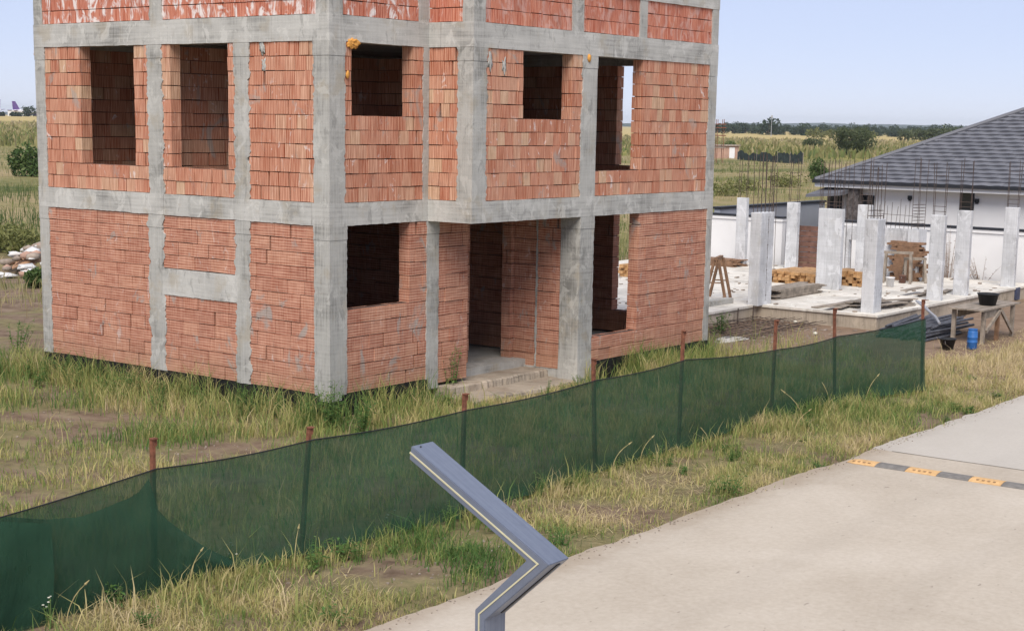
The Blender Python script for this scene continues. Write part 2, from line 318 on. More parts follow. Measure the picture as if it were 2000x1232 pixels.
def groundm():
    k = NT('soil', 0.95, 0.1); p_ = k.pos(); q = k.n('SeparateXYZ'); k.L(p_, q.inputs[0]); X, Y = q.outputs[0], q.outputs[1]
    soil = k.ramp(k.noise(p_, 2.2, 8, 0.65), [(0.3, (0.115, 0.080, 0.056)), (0.5, (0.20, 0.145, 0.105)), (0.7, (0.27, 0.205, 0.155))])
    n1 = k.noise(p_, 0.55, 5, 0.6); gr = k.ramp(k.noise(p_, 5, 6, 0.7), [(0.3, (0.10, 0.115, 0.045)), (0.55, (0.21, 0.19, 0.085)), (0.75, (0.33, 0.27, 0.15))])
    bare = k.math('MULTIPLY', k.sramp(X, 11.4, 12.2), k.math('SUBTRACT', 1.0, k.sramp(Y, 14, 18))); near = k.mix(k.math('MULTIPLY', k.math('MULTIPLY', k.sramp(n1, 0.40, 0.56), 0.7), k.math('SUBTRACT', 1.0, bare)), soil, gr)
    near = k.mix(k.math('MULTIPLY', bare, 0.35), near, (0.27, 0.185, 0.13))
    # farther field: broad bands of dry grass and green
    fv = k.noise(k.vmul(p_, (1, 1, 1)), 0.045, 7, 0.62, 0.4); fine = k.noise(p_, 0.9, 5, 0.7)
    fld = k.ramp(k.math('ADD', k.math('MULTIPLY', fv, 0.7), k.math('MULTIPLY', fine, 0.3)), [(0.36, (0.085, 0.105, 0.035)), (0.46, (0.19, 0.18, 0.075)), (0.54, (0.30, 0.24, 0.13)), (0.68, (0.36, 0.28, 0.17))])
    D = k.math('SQRT', k.math('ADD', k.math('MULTIPLY', X, X), k.math('MULTIPLY', Y, Y)))
    c = k.mix(k.sramp(D, 24, 46), near, fld)
    crop = k.ramp(k.noise(k.vmul(p_, (0.012, 0.03, 1)), 1.0, 6, 0.65), [(0.34, (0.13, 0.15, 0.045)), (0.5, (0.21, 0.20, 0.06)), (0.66, (0.34, 0.28, 0.11))])
    c = k.mix(k.sramp(D, 225, 262), c, crop)
    c = k.mix(k.sramp(D, 640, 760), c, (0.44, 0.35, 0.16))
    k.color(c); k.bump(k.math('ADD', k.noise(p_, 3.5, 8, 0.7), k.math('MULTIPLY', k.noise(p_, 25, 4), 0.4)), 0.6, 0.06); return k.m
M['ground'] = groundm()

# ---------------------------------------------------------------- ground, road, hills
RISE_DIR = math.atan2(1835+19, 1297+19.8)
def gh(x, y):
    """height of the terrain"""
    dx, dy = x-CAM[0], y-CAM[1]; r = math.hypot(dx, dy); a = math.atan2(dy, dx)
    z = G
    z += 4.0*smooth((r-180)/1000)*smooth((a-(RISE_DIR-0.16))/0.10)
    if r < 90 and y > -8.2:
        k = 1.0-smooth((r-60)/30)
        z += k*0.05*mnoise.noise((x*0.45, y*0.45, 3.0)) + k*0.025*mnoise.noise((x*1.3, y*1.3, 9.0))
    if y <= -8.2 and r < 400: z = min(z, G-0.06)
    return z
def ground():
    xs = sorted(set([-6000, -3000, -1200, -500, -200, -100, -60, -40] + [round(-30+0.5*i, 2) for i in range(0, 171)] + [58, 62, 68, 76, 88, 100, 120, 150, 190, 240, 300, 400, 520, 680, 850, 1050, 1300, 1700, 2400, 3500, 5000, 7000, 9000]))
    ys = sorted(set([-6000, -2000, -600, -200, -80, -45, -30, -20, -14, -10, -8.42, -8.38] + [round(-8+0.5*i, 2) for i in range(0, 130)] + [58, 62, 68, 76, 88, 100, 120, 150, 190, 240, 300, 400, 520, 680, 850, 1050, 1300, 1700, 2400, 3500, 5000, 7000, 9000]))
    nx, ny = len(xs), len(ys)
    v = np.array([(x, y, gh(x, y)) for y in ys for x in xs]); q = np.array([(j*nx+i, j*nx+i+1, (j+1)*nx+i+1, (j+1)*nx+i) for j in range(ny-1) for i in range(nx-1)])
    o = bulk('ground', v, q, np.zeros((0, 3), int), M['ground']); tag(o, kind='structure')
    o.data.polygons.foreach_set('use_smooth', [True]*len(o.data.polygons))
ground()
def road():
    # concrete sheet with a broken, crumbling edge on the grass side
    mb = MB(); x = -40.0; edge = []
    while x < 260:
        fine = x < 30
        e = -8.42+0.13*mnoise.noise((x*0.5, 1.0, 0))+0.06*mnoise.noise((x*2.3, 5.0, 0))+0.03*mnoise.noise((x*7, 2.0, 0))
        edge.append((x, e)); x += 0.12 if fine else 4.0
    zt = G+0.022
    vs = []; fs = []
    for (x, e) in edge: vs += [(x, e, G-0.12), (x, e, zt), (x, -9.2, zt+0.004), (x, -30, zt+0.004)]
    for i in range(len(edge)-1):
        a = i*4; b = a+4
        if edge[i][0] < 3.98 <= edge[i+1][0]: pass
        fs += [(a, a+1, b+1, b), (a+1, a+2, b+2, b+1), (a+2, a+3, b+3, b+2)]
    mb.add(vs, [f[::-1] for f in fs]); o = mb.build('road', M['road']); tag(o, kind='structure')
    j = MB(); pts = [(3.98+0.03*mnoise.noise((yy*0.8, 0, 0)), yy) for yy in np.arange(-24, -8.5, 0.25)]
    vs = []; fs = []
    for i, (xx, yy) in enumerate(pts): vs += [(xx-0.012, yy, zt+0.008), (xx+0.012, yy, zt+0.008)]
    for i in range(len(pts)-1): fs.append((2*i, 2*i+1, 2*i+3, 2*i+2))
    j.add(vs, fs); jm = plain('joint_dirt', (0.13, 0.11, 0.09), 0.95); jo = j.build('expansion_joint', jm); jo.parent = o
road()
def hills():
    for nm, dist, hmax, seed, a0, a1 in (('hills', 5200, 20, 2.0, -0.35, 0.95), ('hills', 7600, 40, 8.0, -0.4, 1.1)):
        vs = []; fs = []; N = 120
        for i in range(N+1):
            a = a0+(a1-a0)*i/N; h = hmax*(0.55+0.5*mnoise.noise((a*6, seed, 0))+0.18*mnoise.noise((a*40, seed, 1)))
            for d_, z in ((dist-600, -2), (dist, h), (dist+900, -2)): vs.append((CAM[0]+d_*math.cos(a), CAM[1]+d_*math.sin(a), z))
        for i in range(N):
            a = i*3; fs += [(a, a+3, a+4, a+1), (a+1, a+4, a+5, a+2)]
        mb = MB(); mb.add(vs, fs); tag(mb.build(nm, plain('wooded_hill', (0.045, 0.06, 0.045), 0.95, 0.25, 0.01)), kind='structure')
hills()

# ---------------------------------------------------------------- the unfinished brick building
LU, XB, WB, LV = 8.095, 2.606, 1.038, 11.2
Z1B, Z1T, Z2B, Z2T, ZAT, ZTOP = 2.968, 3.358, 6.108, 6.547, 7.30, 7.62
bld = thing('brick_building', 'large unfinished two-storey red brick building with grey concrete frame and empty windows', 'building', (0, 0, 0))
BR = []          # brick records: cx, cy, cz, dx, dy, dz, matkey, visible
MORT = MB()
def cut(iv, holes):
    for h0, h1 in holes:
        nx = []
        for a, b in iv:
            if h1 <= a or h0 >= b: nx.append((a, b)); continue
            if h0 > a: nx.append((a, h0))
            if h1 < b: nx.append((h1, b))
        iv = nx
    return [(a, b) for a, b in iv if b-a > 0.05]
def wall(face, c, s0, s1, z0, z1, n, L, mk, holes=(), t=0.25, vis=True, gap=0.12):
    """face: 'x-' wall runs along y, outer face at x=c looking to -x; 'y-' likewise; 'x+','y+' look the other way"""
    ch = (z1-z0)/n; ax = face[0]; sg = -1 if face[1] == '-' else 1
    for k in range(n):
        za = z0+k*ch; zm = za+ch/2
        for a, b in cut([(s0, s1)], [(h[0], h[1]) for h in holes if h[2]-0.05 < zm < h[3]]):
            ins = 0.05
            m0, m1 = sorted((c-sg*ins, c-sg*(t-ins)))
            ma, mb_ = a+0.02, b-0.02
            if ax == 'x': MORT.box(m0, m1, ma, mb_, za+0.0, za+ch)
            else: MORT.box(ma, mb_, m0, m1, za+0.0, za+ch)
            s = a; first = True
            while s < b-0.004:
                l = L*rnd(0.93, 1.07)
                if first: l *= rnd(0.35, 1.0); first = False
                if b-(s+l) < 0.09: l = b-s
                jv = rnd(0.004, 0.009) if random.random() > gap else rnd(0.018, 0.045)
                e = s+l; e2 = e-jv if e < b-0.01 else e
                if e2-s > 0.03:
                    pr = rnd(-0.009, 0.009); f0, f1 = sorted((c+sg*pr, c-sg*t+rnd(-0.004, 0.004)))
                    zb = za+rnd(0.006, 0.013); zt = za+ch-rnd(0.0, 0.006)
                    if ax == 'x': BR.append(((f0+f1)/2, (s+e2)/2, (zb+zt)/2, f1-f0, e2-s, zt-zb, mk, vis))
                    else: BR.append(((s+e2)/2, (f0+f1)/2, (zb+zt)/2, e2-s, f1-f0, zt-zb, mk, vis))
                s = e
LG, LUP, LAT = 0.415, 0.25, 0.30
# ground storey, left face
wall('x-', 0, 0.34, 1.99, 0, Z1B, 12, LG, 'brick_ground')
wall('x-', 0, 2.33, 4.33, 0, 1.48, 6, LG, 'brick_ground'); wall('x-', 0, 2.33, 4.33, 1.97, Z1B, 4, LG, 'brick_ground')
wall('x-', 0, 4.72, 7.82, 0, Z1B, 12, LG, 'brick_ground')
# ground storey, right faces
wall('y-', 0, 0.42, 2.60, 0, Z1B, 12, LG, 'brick_ground', [(0.3, 2.10, 1.49, 3.1)])
wall('y-', 0, 2.90, 3.80, -0.12, Z1B, 12, LG, 'brick_ground')
wall('y-', -WB, 6.50, 11.0, 0, Z1B, 12, LG, 'brick_ground', [(6.4, 8.22, 0.5, 3.1)])
wall('x-', 6.07, -0.60, 0.0, -0.15, Z1B, 12, 0.33, 'brick_ground', (), 0.26)
wall('x-', 6.10, 0.035, 0.62, -0.15, Z1B, 12, 0.33, 'brick_ground', (), 0.22)
wall('x-', 6.0, 0.63, 0.86, -0.15, Z1B, 12, 0.33, 'brick_ground', (), 0.3)
# upper storey
wall('x-', 0, 0.34, 1.97, Z1T, Z2B, 11, LUP, 'brick_upper')
wall('x-', 0, 2.32, 4.30, Z1T, Z2B, 11, LUP, 'brick_upper', [(2.50, 4.06, 3.84, 6.3)])
wall('x-', 0, 4.66, 7.82, Z1T, Z2B, 11, LUP, 'brick_upper', [(5.08, 6.69, 3.84, 6.3)])
wall('y-', 0, 0.35, 2.46, Z1T, Z2B, 11, LUP, 'brick_upper', [(0.55, 2.16, 4.86, 6.3)])
wall('x-', XB, -0.72, 0.0, Z1T, Z2B, 11, LUP, 'brick_upper')
wall('y-', -WB, 2.96, 6.03, Z1T, Z2B, 11, LUP, 'brick_upper', [(4.09, 5.68, 4.86, 6.3)])
wall('y-', -WB, 6.50, 10.88, Z1T, Z2B, 11, LUP, 'brick_upper', [(6.4, 8.19, 3.85, 6.3)])
# attic
for a, b in ((0.30, 4.27), (4.58, 7.84)): wall('x-', 0.01, a, b, Z2T, ZAT, 3, LAT, 'brick_attic', gap=0.03)
wall('y-', 0.01, 0.32, 2.32, Z2T, ZAT, 3, LAT, 'brick_attic', gap=0.03)
wall('x-', XB+0.01, -0.80, 0.0, Z2T, ZAT, 3, LAT, 'brick_attic', gap=0.03)
for a, b in ((2.92, 5.66), (6.0, 8.04), (8.28, 10.95)): wall('y-', -WB+0.012, a, b, Z2T, ZAT, 3, LAT, 'brick_attic', gap=0.03)
# walls facing away and inside, some added to darken the hall: still real blocks, seen only through the openings
for za, zb, mk, hz in ((0, Z1B, 'brick_ground', (0.5, 3.1)), (Z1T, Z2B, 'brick_upper', (3.85, 6.3))):
    nn = 12 if za == 0 else 11
    wall('x+', LV, -0.70, 7.80, za, zb, nn, 0.4, mk, [(-0.35, 1.42, *hz)], vis=False)
    wall('y+', LU, 0.30, 10.93, za, zb, nn, 0.4, mk, vis=False)
    wall('y-', 4.60, 0.27, 6.3, za, zb, nn, 0.4, mk, t=0.2, vis=False)
    if za == 0:
        wall('y-', 0.80, 2.95, 4.85, -0.02, zb, nn, 0.4, mk, t=0.2, vis=False); wall('x-', 4.45, 1.02, 4.58, za, zb, nn, 0.4, mk, t=0.2, vis=False); wall('x-', 6.9, 0.80, 4.58, za, zb, nn, 0.4, mk, t=0.2, vis=False); wall('y-', 0.60, 6.34, 7.1, za, zb, nn, 0.4, mk, t=0.2, vis=False)  # hall partitions added to keep light out, so the doorway stays dark
    wall('x-', 6.32, 4.82 if za == 0 else 0.9, 7.80, za, zb, nn, 0.4, mk, [(2.0, 2.9, za, za+2.1)], t=0.2, vis=False)
wall('x+', LV, -0.70, 7.80, Z2T, ZAT, 3, LAT, 'brick_attic', vis=False); wall('y+', LU, 0.3, 10.9, Z2T, ZAT, 3, LAT, 'brick_attic', vis=False)

def shows(b):
    u, v = proj(b[:3]); return b[7] and -10 < u < 2010 and 5 < v < 900
def area(b):
    cx, cy, cz, dx, dy, dz = b[:6]
    u = [proj((cx+a*dx/2, cy+c*dy/2, cz+e*dz/2)) for a in (-1, 1) for c in (-1, 1) for e in (-1, 1)]
    xs = [q[0] for q in u]; ys = [q[1] for q in u]; return (max(xs)-min(xs))*(max(ys)-min(ys))
ids = sorted([i for i, b in enumerate(BR) if shows(b)], key=lambda i: -area(BR[i])); single = set(ids[:300])
protos = {}
for mk in ('brick_ground', 'brick_upper', 'brick_attic'):
    for q in range(4):
        mb = MB(); mb.box(-.5, .5, -.5, .5, -.5, .5, 0, 0.014); me = bpy.data.meshes.new('brick'); me.from_pydata(mb.v, [], mb.f); me.materials.append(M[mk]); protos[mk, q] = me
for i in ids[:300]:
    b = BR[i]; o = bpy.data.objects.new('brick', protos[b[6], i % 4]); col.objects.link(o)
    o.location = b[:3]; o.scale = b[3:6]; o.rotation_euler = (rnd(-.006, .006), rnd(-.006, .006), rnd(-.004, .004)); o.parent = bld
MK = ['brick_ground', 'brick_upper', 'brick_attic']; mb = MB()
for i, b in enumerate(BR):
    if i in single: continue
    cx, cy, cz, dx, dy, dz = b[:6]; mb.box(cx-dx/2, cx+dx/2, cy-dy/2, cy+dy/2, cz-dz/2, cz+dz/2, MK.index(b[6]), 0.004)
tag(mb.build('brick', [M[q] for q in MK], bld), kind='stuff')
MORT.build('mortar', M['mortar'], bld)

def ragged(z, seed, amp):
    return amp*(0.5*mnoise.noise((z*3.1, seed, 0))+0.75*mnoise.noise((z*8.0, seed, 4))+0.6*mnoise.noise((z*21.0, seed, 8)))
_cs = [0.0]
def column(x0, x1, y0, y1, z0, z1, edges=(), amp=0.045, cap=0.25, name='column', mat='concrete', foot=0.0):
    """a cast column; edges lists (corner index, axis) whose line is ragged where concrete ran into the brick joints"""
    mb = MB(); _cs[0] += 17.3; segs = [(z0, z1-cap, 0.0), (z1-cap+0.005, z1, 0.006)] if cap else [(z0, z1, 0)]
    amp = amp*1.7
    for za, zb, grow in segs:
        n = max(2, int((zb-za)/0.04)); rings = []
        for k in range(n+1):
            z = za+(zb-za)*k/n; fl = foot*(1-smooth((z-z0)/0.9))
            c = [[x0-grow-fl, y0-grow-fl], [x1+grow+fl, y0-grow-fl], [x1+grow+fl, y1+grow], [x0-grow-fl, y1+grow]]
            for (i, a) in edges: c[i][a] += ragged(z, _cs[0]+3*i, amp)
            for i in range(4): c[i][0] += 0.003*mnoise.noise((z*2, i*3.0, _cs[0])); c[i][1] += 0.003*mnoise.noise((z*2, i*3.0, _cs[0]+9))
            rings.append([(a, b, z) for a, b in c])
        mb.loft(rings)
    return mb.build(name, M[mat], bld)
PR = 0.014
LE = [(0, 1), (3, 1)]; PE = [(0, 0), (1, 0)]
for (a, b) in ((1.975, 2.345), (4.31, 4.735)): column(-PR, 0.27, a, b, -0.06, Z1B, LE)
for (a, b) in ((1.955, 2.335), (4.275, 4.685)): column(-PR, 0.27, a, b, Z1T, Z2B, LE)
column(-PR+0.004, 0.27, 4.25, 4.60, Z2T, ZAT, LE, 0.015, 0)
# corner A (nearest), corner L (left end), B re-entrant, C bay corner, D right end, E porch column
column(-PR-.004, 0.415, -PR-.004, 0.36, -0.10, Z1B, [(3, 1), (1, 0)], 0.018)
column(-PR-.004, 0.37, -PR-.004, 0.36, Z1T, Z2B, [(3, 1), (1, 0)], 0.03)
column(-PR+.004, 0.33, -PR+.004, 0.30, Z2T, ZAT, [(3, 1), (1, 0)], 0.008, 0)
column(-PR, 0.30, 7.80, LU, -0.05, Z1B, [(0, 1)], 0.015); column(-PR, 0.30, 7.79, LU, Z1T, Z2B, [(0, 1)], 0.015); column(-PR+.004, 0.30, 7.83, LU, Z2T, ZAT, [(0, 1)], 0.01, 0)
column(2.445, XB-0.004, -PR, 0.27, Z1T, Z2B, [(0, 0)], 0.02); column(2.575, 2.92, -PR, 0.28, -0.20, Z1B, PE, 0.015); column(2.31, XB-0.004, -0.004, 0.27, Z2T, ZAT, [(0, 0)], 0.01, 0)
column(XB-PR, 3.0, -WB-PR, -0.70, Z1T, Z2B, [(3, 1), (1, 0)], 0.03); column(XB-PR+.004, 2.94, -WB-PR+.004, -0.79, Z2T, ZAT, [(1, 0), (3, 1)], 0.01, 0)
column(6.045, 6.53, -WB-PR, -0.58, -0.52, Z1B, [(1, 0)], 0.015, foot=0.03); column(6.0, 6.52, -WB-PR, -0.77, Z1T, Z2B, [(0, 0)], 0.03)
column(5.64, 6.02, -WB-PR+.006, -0.78, Z2T, ZAT, PE, 0.008, 0); column(8.02, 8.30, -WB-PR+.006, -0.78, Z2T, ZAT, PE, 0.008, 0)
column(10.98, LV, -WB-PR, -0.72, -0.05, Z1B, [(0, 0)], 0.015); column(10.86, LV, -WB-PR, -0.72, Z1T, Z2B, [(0, 0)], 0.02); column(10.93, LV, -WB-PR+.006, -0.72, Z2T, ZAT, [(0, 0)], 0.008, 0)
for za, zb in ((-0.05, Z1B), (Z1T, Z2B)): column(10.93, LV, LU-0.3, LU, za, zb, (), 0, 0)
column(6.06, 6.14, -0.003, 0.036, -0.15, Z1B, [(0, 1), (3, 1)], 0.02, 0, 'mortar_joint')          # mortar-filled joint in the porch wall
for (x, y, ya) in ((9.0, 1.2, 0),): pass
def beam(axis, c0, c1, s0, s1, z0, z1, seams=(), drip=0.012, name='beam', mat='beam'):
    """cast beam; axis is the direction it runs; shutter seams split its face; the lower edge is ragged with spilt laitance"""
    mb = MB(); cuts = [s0]+[q for q in seams if s0 < q < s1]+[s1]; _cs[0] += 13.7
    for j in range(len(cuts)-1):
        a, b = cuts[j], cuts[j+1]; a2 = a+(0.003 if j else 0); b2 = b-(0.003 if j < len(cuts)-2 else 0); off = rnd(0, 0.005) if len(cuts) > 2 else 0
        n = max(1, int((b2-a2)/0.06)); rings = []
        for k in range(n+1):
            s = a2+(b2-a2)*k/n; dz = drip*(0.5*mnoise.noise((s*4, _cs[0], 0))+0.6*max(0, mnoise.noise((s*17, _cs[0], 3)))); tz = 0.006*mnoise.noise((s*5, _cs[0], 7))
            w_ = 0.003*mnoise.noise((s*2.5, _cs[0], 5))
            q = [(c0-off+w_, z0-dz), (c1, z0), (c1, z1), (c0-off+w_, z1+tz)]
            rings.append([(p_, s, z) if axis == 'y' else (s, p_, z) for p_, z in q])
        mb.loft(rings)
    return mb.build(name, M[mat], bld)
for z0, z1, sl_, s0_, sb_, s1_, dr in ((Z1B, Z1T, (7.45, 4.74, 4.28, 2.36, 1.94, 0.40), (0.44, 2.42), (-0.95,), (3.9, 5.35, 6.02, 6.53, 8.25, 9.4, 10.7), 0.02),
                                       (Z2B, Z2T, (5.62, 3.4, 1.35), (1.6,), (-0.3,), (5.0, 7.4, 9.3), 0.012)):
    beam('y', -0.022, 0.27, -0.022, LU, z0, z1, sorted(sl_), dr)
    beam('x', -0.020, 0.27, 0.275, XB-0.024, z0, z1, s0_, dr)
    beam('y', XB-0.022, 2.87, -WB-0.022, 0.27, z0, z1, sb_, 0.004)
    beam('x', -WB-0.020, -0.77, 2.875, LV-0.275, z0, z1, s1_, dr*0.6)
    beam('y', LV-0.27, LV+0.01, -WB-0.019, LU, z0, z1, (), 0.01); beam('x', LU-0.27, LU+0.01, 0.275, LV-0.275, z0, z1, (), 0.01)
z0, z1 = ZAT, ZTOP
beam('y', -0.02, 0.27, -0.02, LU, z0, z1, (3.0,)); beam('x', -0.018, 0.27, 0.275, XB-0.024, z0, z1); beam('y', XB-0.02, 2.87, -WB-0.02, 0.27, z0, z1)
beam('x', -WB-0.018, -0.77, 2.875, LV-0.275, z0, z1, (5.8, 8.2)); beam('y', LV-0.27, LV+0.008, -WB-0.017, LU, z0, z1); beam('x', LU-0.27, LU, 0.275, LV-0.275, z0, z1)
beam('y', -0.016, 0.25, 2.30, 4.36, 1.462, 1.962, (), 0.03, 'lintel')                               # cast band between the two near columns
# slabs
for z0, z1 in ((Z1T-0.2, Z1T-0.01), (Z2T-0.2, Z2T-0.01)):
    mb = MB(); mb.box(0.272, LV-0.272, 0.272, LU-0.272, z0, z1); mb.box(2.872, LV-0.272, -0.768, 0.268, z0, z1-0.003); mb.build('floor_slab', M['beam'], bld)
mb = MB(); mb.box(0.30, LV-0.3, 0.30, LU-0.3, -0.3, -0.02); mb.box(6.35, LV-0.3, -0.75, 0.29, -0.3, -0.024); mb.build('floor_slab', M['concrete'], bld)
# tarred foundation, lower edge in the weeds; the coating is lapped up unevenly
def foundation(axis, c, s0, s1, inward):
    mb = MB(); n = int((s1-s0)/0.07); rings = []
    for k in range(n+1):
        s = s0+(s1-s0)*k/n; z = -0.006+0.012*mnoise.noise((s*6, c, 1)); e = c-inward*0.018+inward*0.006*mnoise.noise((s*8, c, 5))
        q = [(e, -0.75), (c+inward*0.26, -0.75), (c+inward*0.26, z), (e, z)]
        rings.append([(p_, s, zz) if axis == 'y' else (s, p_, zz) for p_, zz in q])
    mb.loft(rings); mb.build('foundation', M['bitumen'], bld)
foundation('y', 0.0, 0.0, LU, 1); foundation('x', 0.0, 0.28, 2.62, 1); foundation('x', -WB, 6.56, LV, 1); foundation('y', LV, -0.75, LU, -1); foundation('x', LU, 0.28, LV-.28, -1)
def worn_slab(name, x0, x1, y0, y1, z0, z1, seed):
    mb = MB(); n = 110; rings = []
    for k in range(n+1):
        x = x0+(x1-x0)*k/n; e = y0+0.07*mnoise.noise((x*2, seed, 0))+0.05*mnoise.noise((x*11, seed, 2)); dz = 0.012*mnoise.noise((x*4, seed, 4))
        rings.append([(x, e-0.03, z0), (x, y1, z0), (x, y1, z1), (x, e+0.03, z1+dz), (x, e, z1-0.03+dz)])
    mb.loft(rings); return mb.build(name, M['porchc'], bld)
M['porchc'] = concrete('porch_concrete', (0.31, 0.265, 0.215), 0.55, 0.3, (0.24, 0.18, 0.13))
mb = MB(); mb.box(6.072, 6.32, -0.59, 0.85, -0.7, -0.145); mb.build('plinth', M['concrete'], bld)
worn_slab('porch_floor', 2.93, 6.075, -0.30, 1.6, -0.5, -0.17, 1.0); worn_slab('porch_step', 2.72, 6.075, -1.05, -0.27, -0.55, -0.315, 6.0)
# blobs of assembly foam at the lintels
def blob(c, r, seed, name='foam_blob', mat='foam', par=None, sub=2, amp=0.5, sq=(1, 1, 1)):
    import bmesh
    bm = bmesh.new(); bmesh.ops.create_icosphere(bm, subdivisions=sub, radius=1)
    for v in bm.verts:
        k = 1+amp*mnoise.noise(v.co*1.6+Vector((seed, seed*2, 0)))+amp*0.4*mnoise.noise(v.co*4+Vector((seed, 0, 3)))
        v.co = Vector((v.co.x*sq[0], v.co.y*sq[1], v.co.z*sq[2]))*k*r+Vector(c)
    me = bpy.data.meshes.new(name); bm.to_mesh(me); bm.free(); me.materials.append(M[mat] if isinstance(mat, str) else mat)
    for p_ in me.polygons: p_.use_smooth = True
    o = bpy.data.objects.new(name, me); col.objects.link(o)
    if par is not None: attach(o, par)
    return o
p_ = ony(690, 84, -0.02); blob(p_, 0.10, 3, par=bld, sub=3, amp=1.1, sq=(1.25, 0.5, 0.7)); blob(p_+np.array((-.07, -.01, -.03)), 0.06, 14, par=bld, sub=3, amp=1.2, sq=(1, 0.5, 1)); p_ = ony(679, 146, -0.02); blob(p_, 0.055, 5, par=bld, sq=(0.8, 0.5, 1.3))
p_ = ony(1151, 114, -WB-0.03); blob(p_, 0.065, 8, par=bld, sq=(0.8, 0.5, 1.2)); p_ = onx(67, 103, 0.06); blob((0.02, LU+0.01, p_[2]), 0.05, 9, par=bld, sq=(0.7, 0.8, 1.6))
# mortar squeezed over the brickwork
for (face, u, v, r, s_) in (('P0', 700, 470, 0, 0), ('L', 512, 95, .05, 2), ('L', 515, 125, .045, 4), ('P1', 957, 120, .06, 6), ('P1', 985, 130, .05, 7), ('P1', 1135, 285, .05, 9), ('P0', 838, 275, .07, 11), ('P0', 845, 283, .05, 12)):
    if not r: continue
    c = onx(u, v, -0.003) if face == 'L' else ony(u, v, -0.003 if face == 'P0' else -WB-0.003)
    blob(c, r, s_, 'mortar_smear', 'concrete', bld, 3, 1.5, (0.10, 1, 1.9) if face == 'L' else (1, 0.10, 1.9))

# ---------------------------------------------------------------- the green net fence on rusty angle posts
fence = thing('net_fence', 'dark green shade net fence on rusty iron posts along the verge in front of building', 'fence', (-1, -6.1, G))
posts = [(-290, 1330, 1060, -290, 1085)] + [(305, 1150, 855, 300, 915), (590, 1090, 833, 607, 858), (903, 1015, 768, 910, 800), (1165, 925, 700, 1161, 742), (1327, 880, 645, 1337, 702), (1508, 820, 625, 1518, 682), (1632, 792, 602, 1632, 657), (1802, 767, 585, 1805, 622)]
tops = []; feet = []
for i, (u, v, vt, ut, vf) in enumerate(posts):
    b = onz(u, v, G); b[2] = G-0.05
    # the post leans only within the fence line: find the top on the plane through its foot parallel to the fence
    t = ony(ut, vt, b[1]); n_ = ony(ut, vf, b[1]); feet.append(b); tops.append(n_)
    d = (t-b)/np.linalg.norm(t-b); mb = MB()
    sx_ = np.array((1.0, 0, 0)); sy_ = np.array((0, 1.0, 0)); ln = np.linalg.norm(t-b)
    mb.obox((b+t)/2+sx_*0.0, d*ln/2, sx_*0.022, sy_*0.0035); mb.obox((b+t)/2-sx_*0.0185+sy_*0.0245, d*ln/2, sx_*0.0035, sy_*0.021)
    po = mb.build('post', M['rust'], fence)
    hk = MB(); e = t-d*0.02
    hk.tube([e-sx_*.02, e+sx_*.025+d*.008, e+sx_*.038-d*.03, e+sx_*.03-d*.075], 0.012, 6); hk.obox(t-d*0.008, sx_*0.036, sy_*0.034, d*0.007)
    ho = hk.build('hook', M['rust'], po)
def net_sheet(ptsT, ptsB, name, dy=-0.035, amp=0.035, nsub=26, nz=14, sag=0.035, seed=0.0):
    vs = []; n = (len(ptsT)-1)*nsub
    for i in range(n+1):
        k = min(i//nsub, len(ptsT)-2); f = (i-k*nsub)/nsub
        T = ptsT[k]*(1-f)+ptsT[k+1]*f; B = ptsB[k]*(1-f)+ptsB[k+1]*f
        s_ = math.sin(math.pi*f); T = T-np.array((0, 0, sag*s_)); B = B+np.array((0, 0, 0.02*s_+0.02*mnoise.noise((B[0]*3, seed, 0))))
        x = B[0]
        for j in range(nz+1):
            g = j/nz; P = B*(1-g)+T*g
            bul = amp*(mnoise.noise((x*0.9, g*1.3, seed))+0.5*mnoise.noise((x*2.7, g*3.0, seed+5)))*(0.25+s_)*(0.3+math.sin(math.pi*min(1, g*0.9+0.05)))
            bul += 0.016*mnoise.noise((x*1.2+g*3, g*9, seed+9))*s_+0.014*mnoise.noise((x*7-g*4, g*2, seed+12))*(1-s_)+0.010*math.sin((g*5+f*7)*3.0+x)*mnoise.noise((x*.7, g, seed+20))
            fold = 0.05*(1-smooth(g/0.14))*mnoise.noise((x*5, g*8, seed+2))
            vs.append(P+np.array((0, dy+bul*0.9-fold-0.06*(1-smooth(g/0.1))*0.5, 0)))
    fs = [(i*(nz+1)+j, (i+1)*(nz+1)+j, (i+1)*(nz+1)+j+1, i*(nz+1)+j+1) for i in range(n) for j in range(nz)]
    mb = MB(); mb.add(vs, fs); return mb.build(name, M['net'], fence, True)
ft = [np.array((b[0]+(t[0]-b[0])*0.0, b[1], G+0.05)) for b, t in zip(feet, tops)]
tp = [np.array(t) for t in tops]
net_sheet(tp, ft, 'net', seed=1.0)
# rope-like hem along the top
hem = MB(); hp = []
for k in range(len(tp)-1):
    for i in range(14):
        f = i/14; P = tp[k]*(1-f)+tp[k+1]*f; hp.append(P+np.array((0, -0.04, -0.035*math.sin(math.pi*f)+0.004)))
hp.append(tp[-1]+np.array((0, -0.04, 0))); hem.tube(hp, 0.008, 5); hem.build('hem', M['plastic_black'], fence)
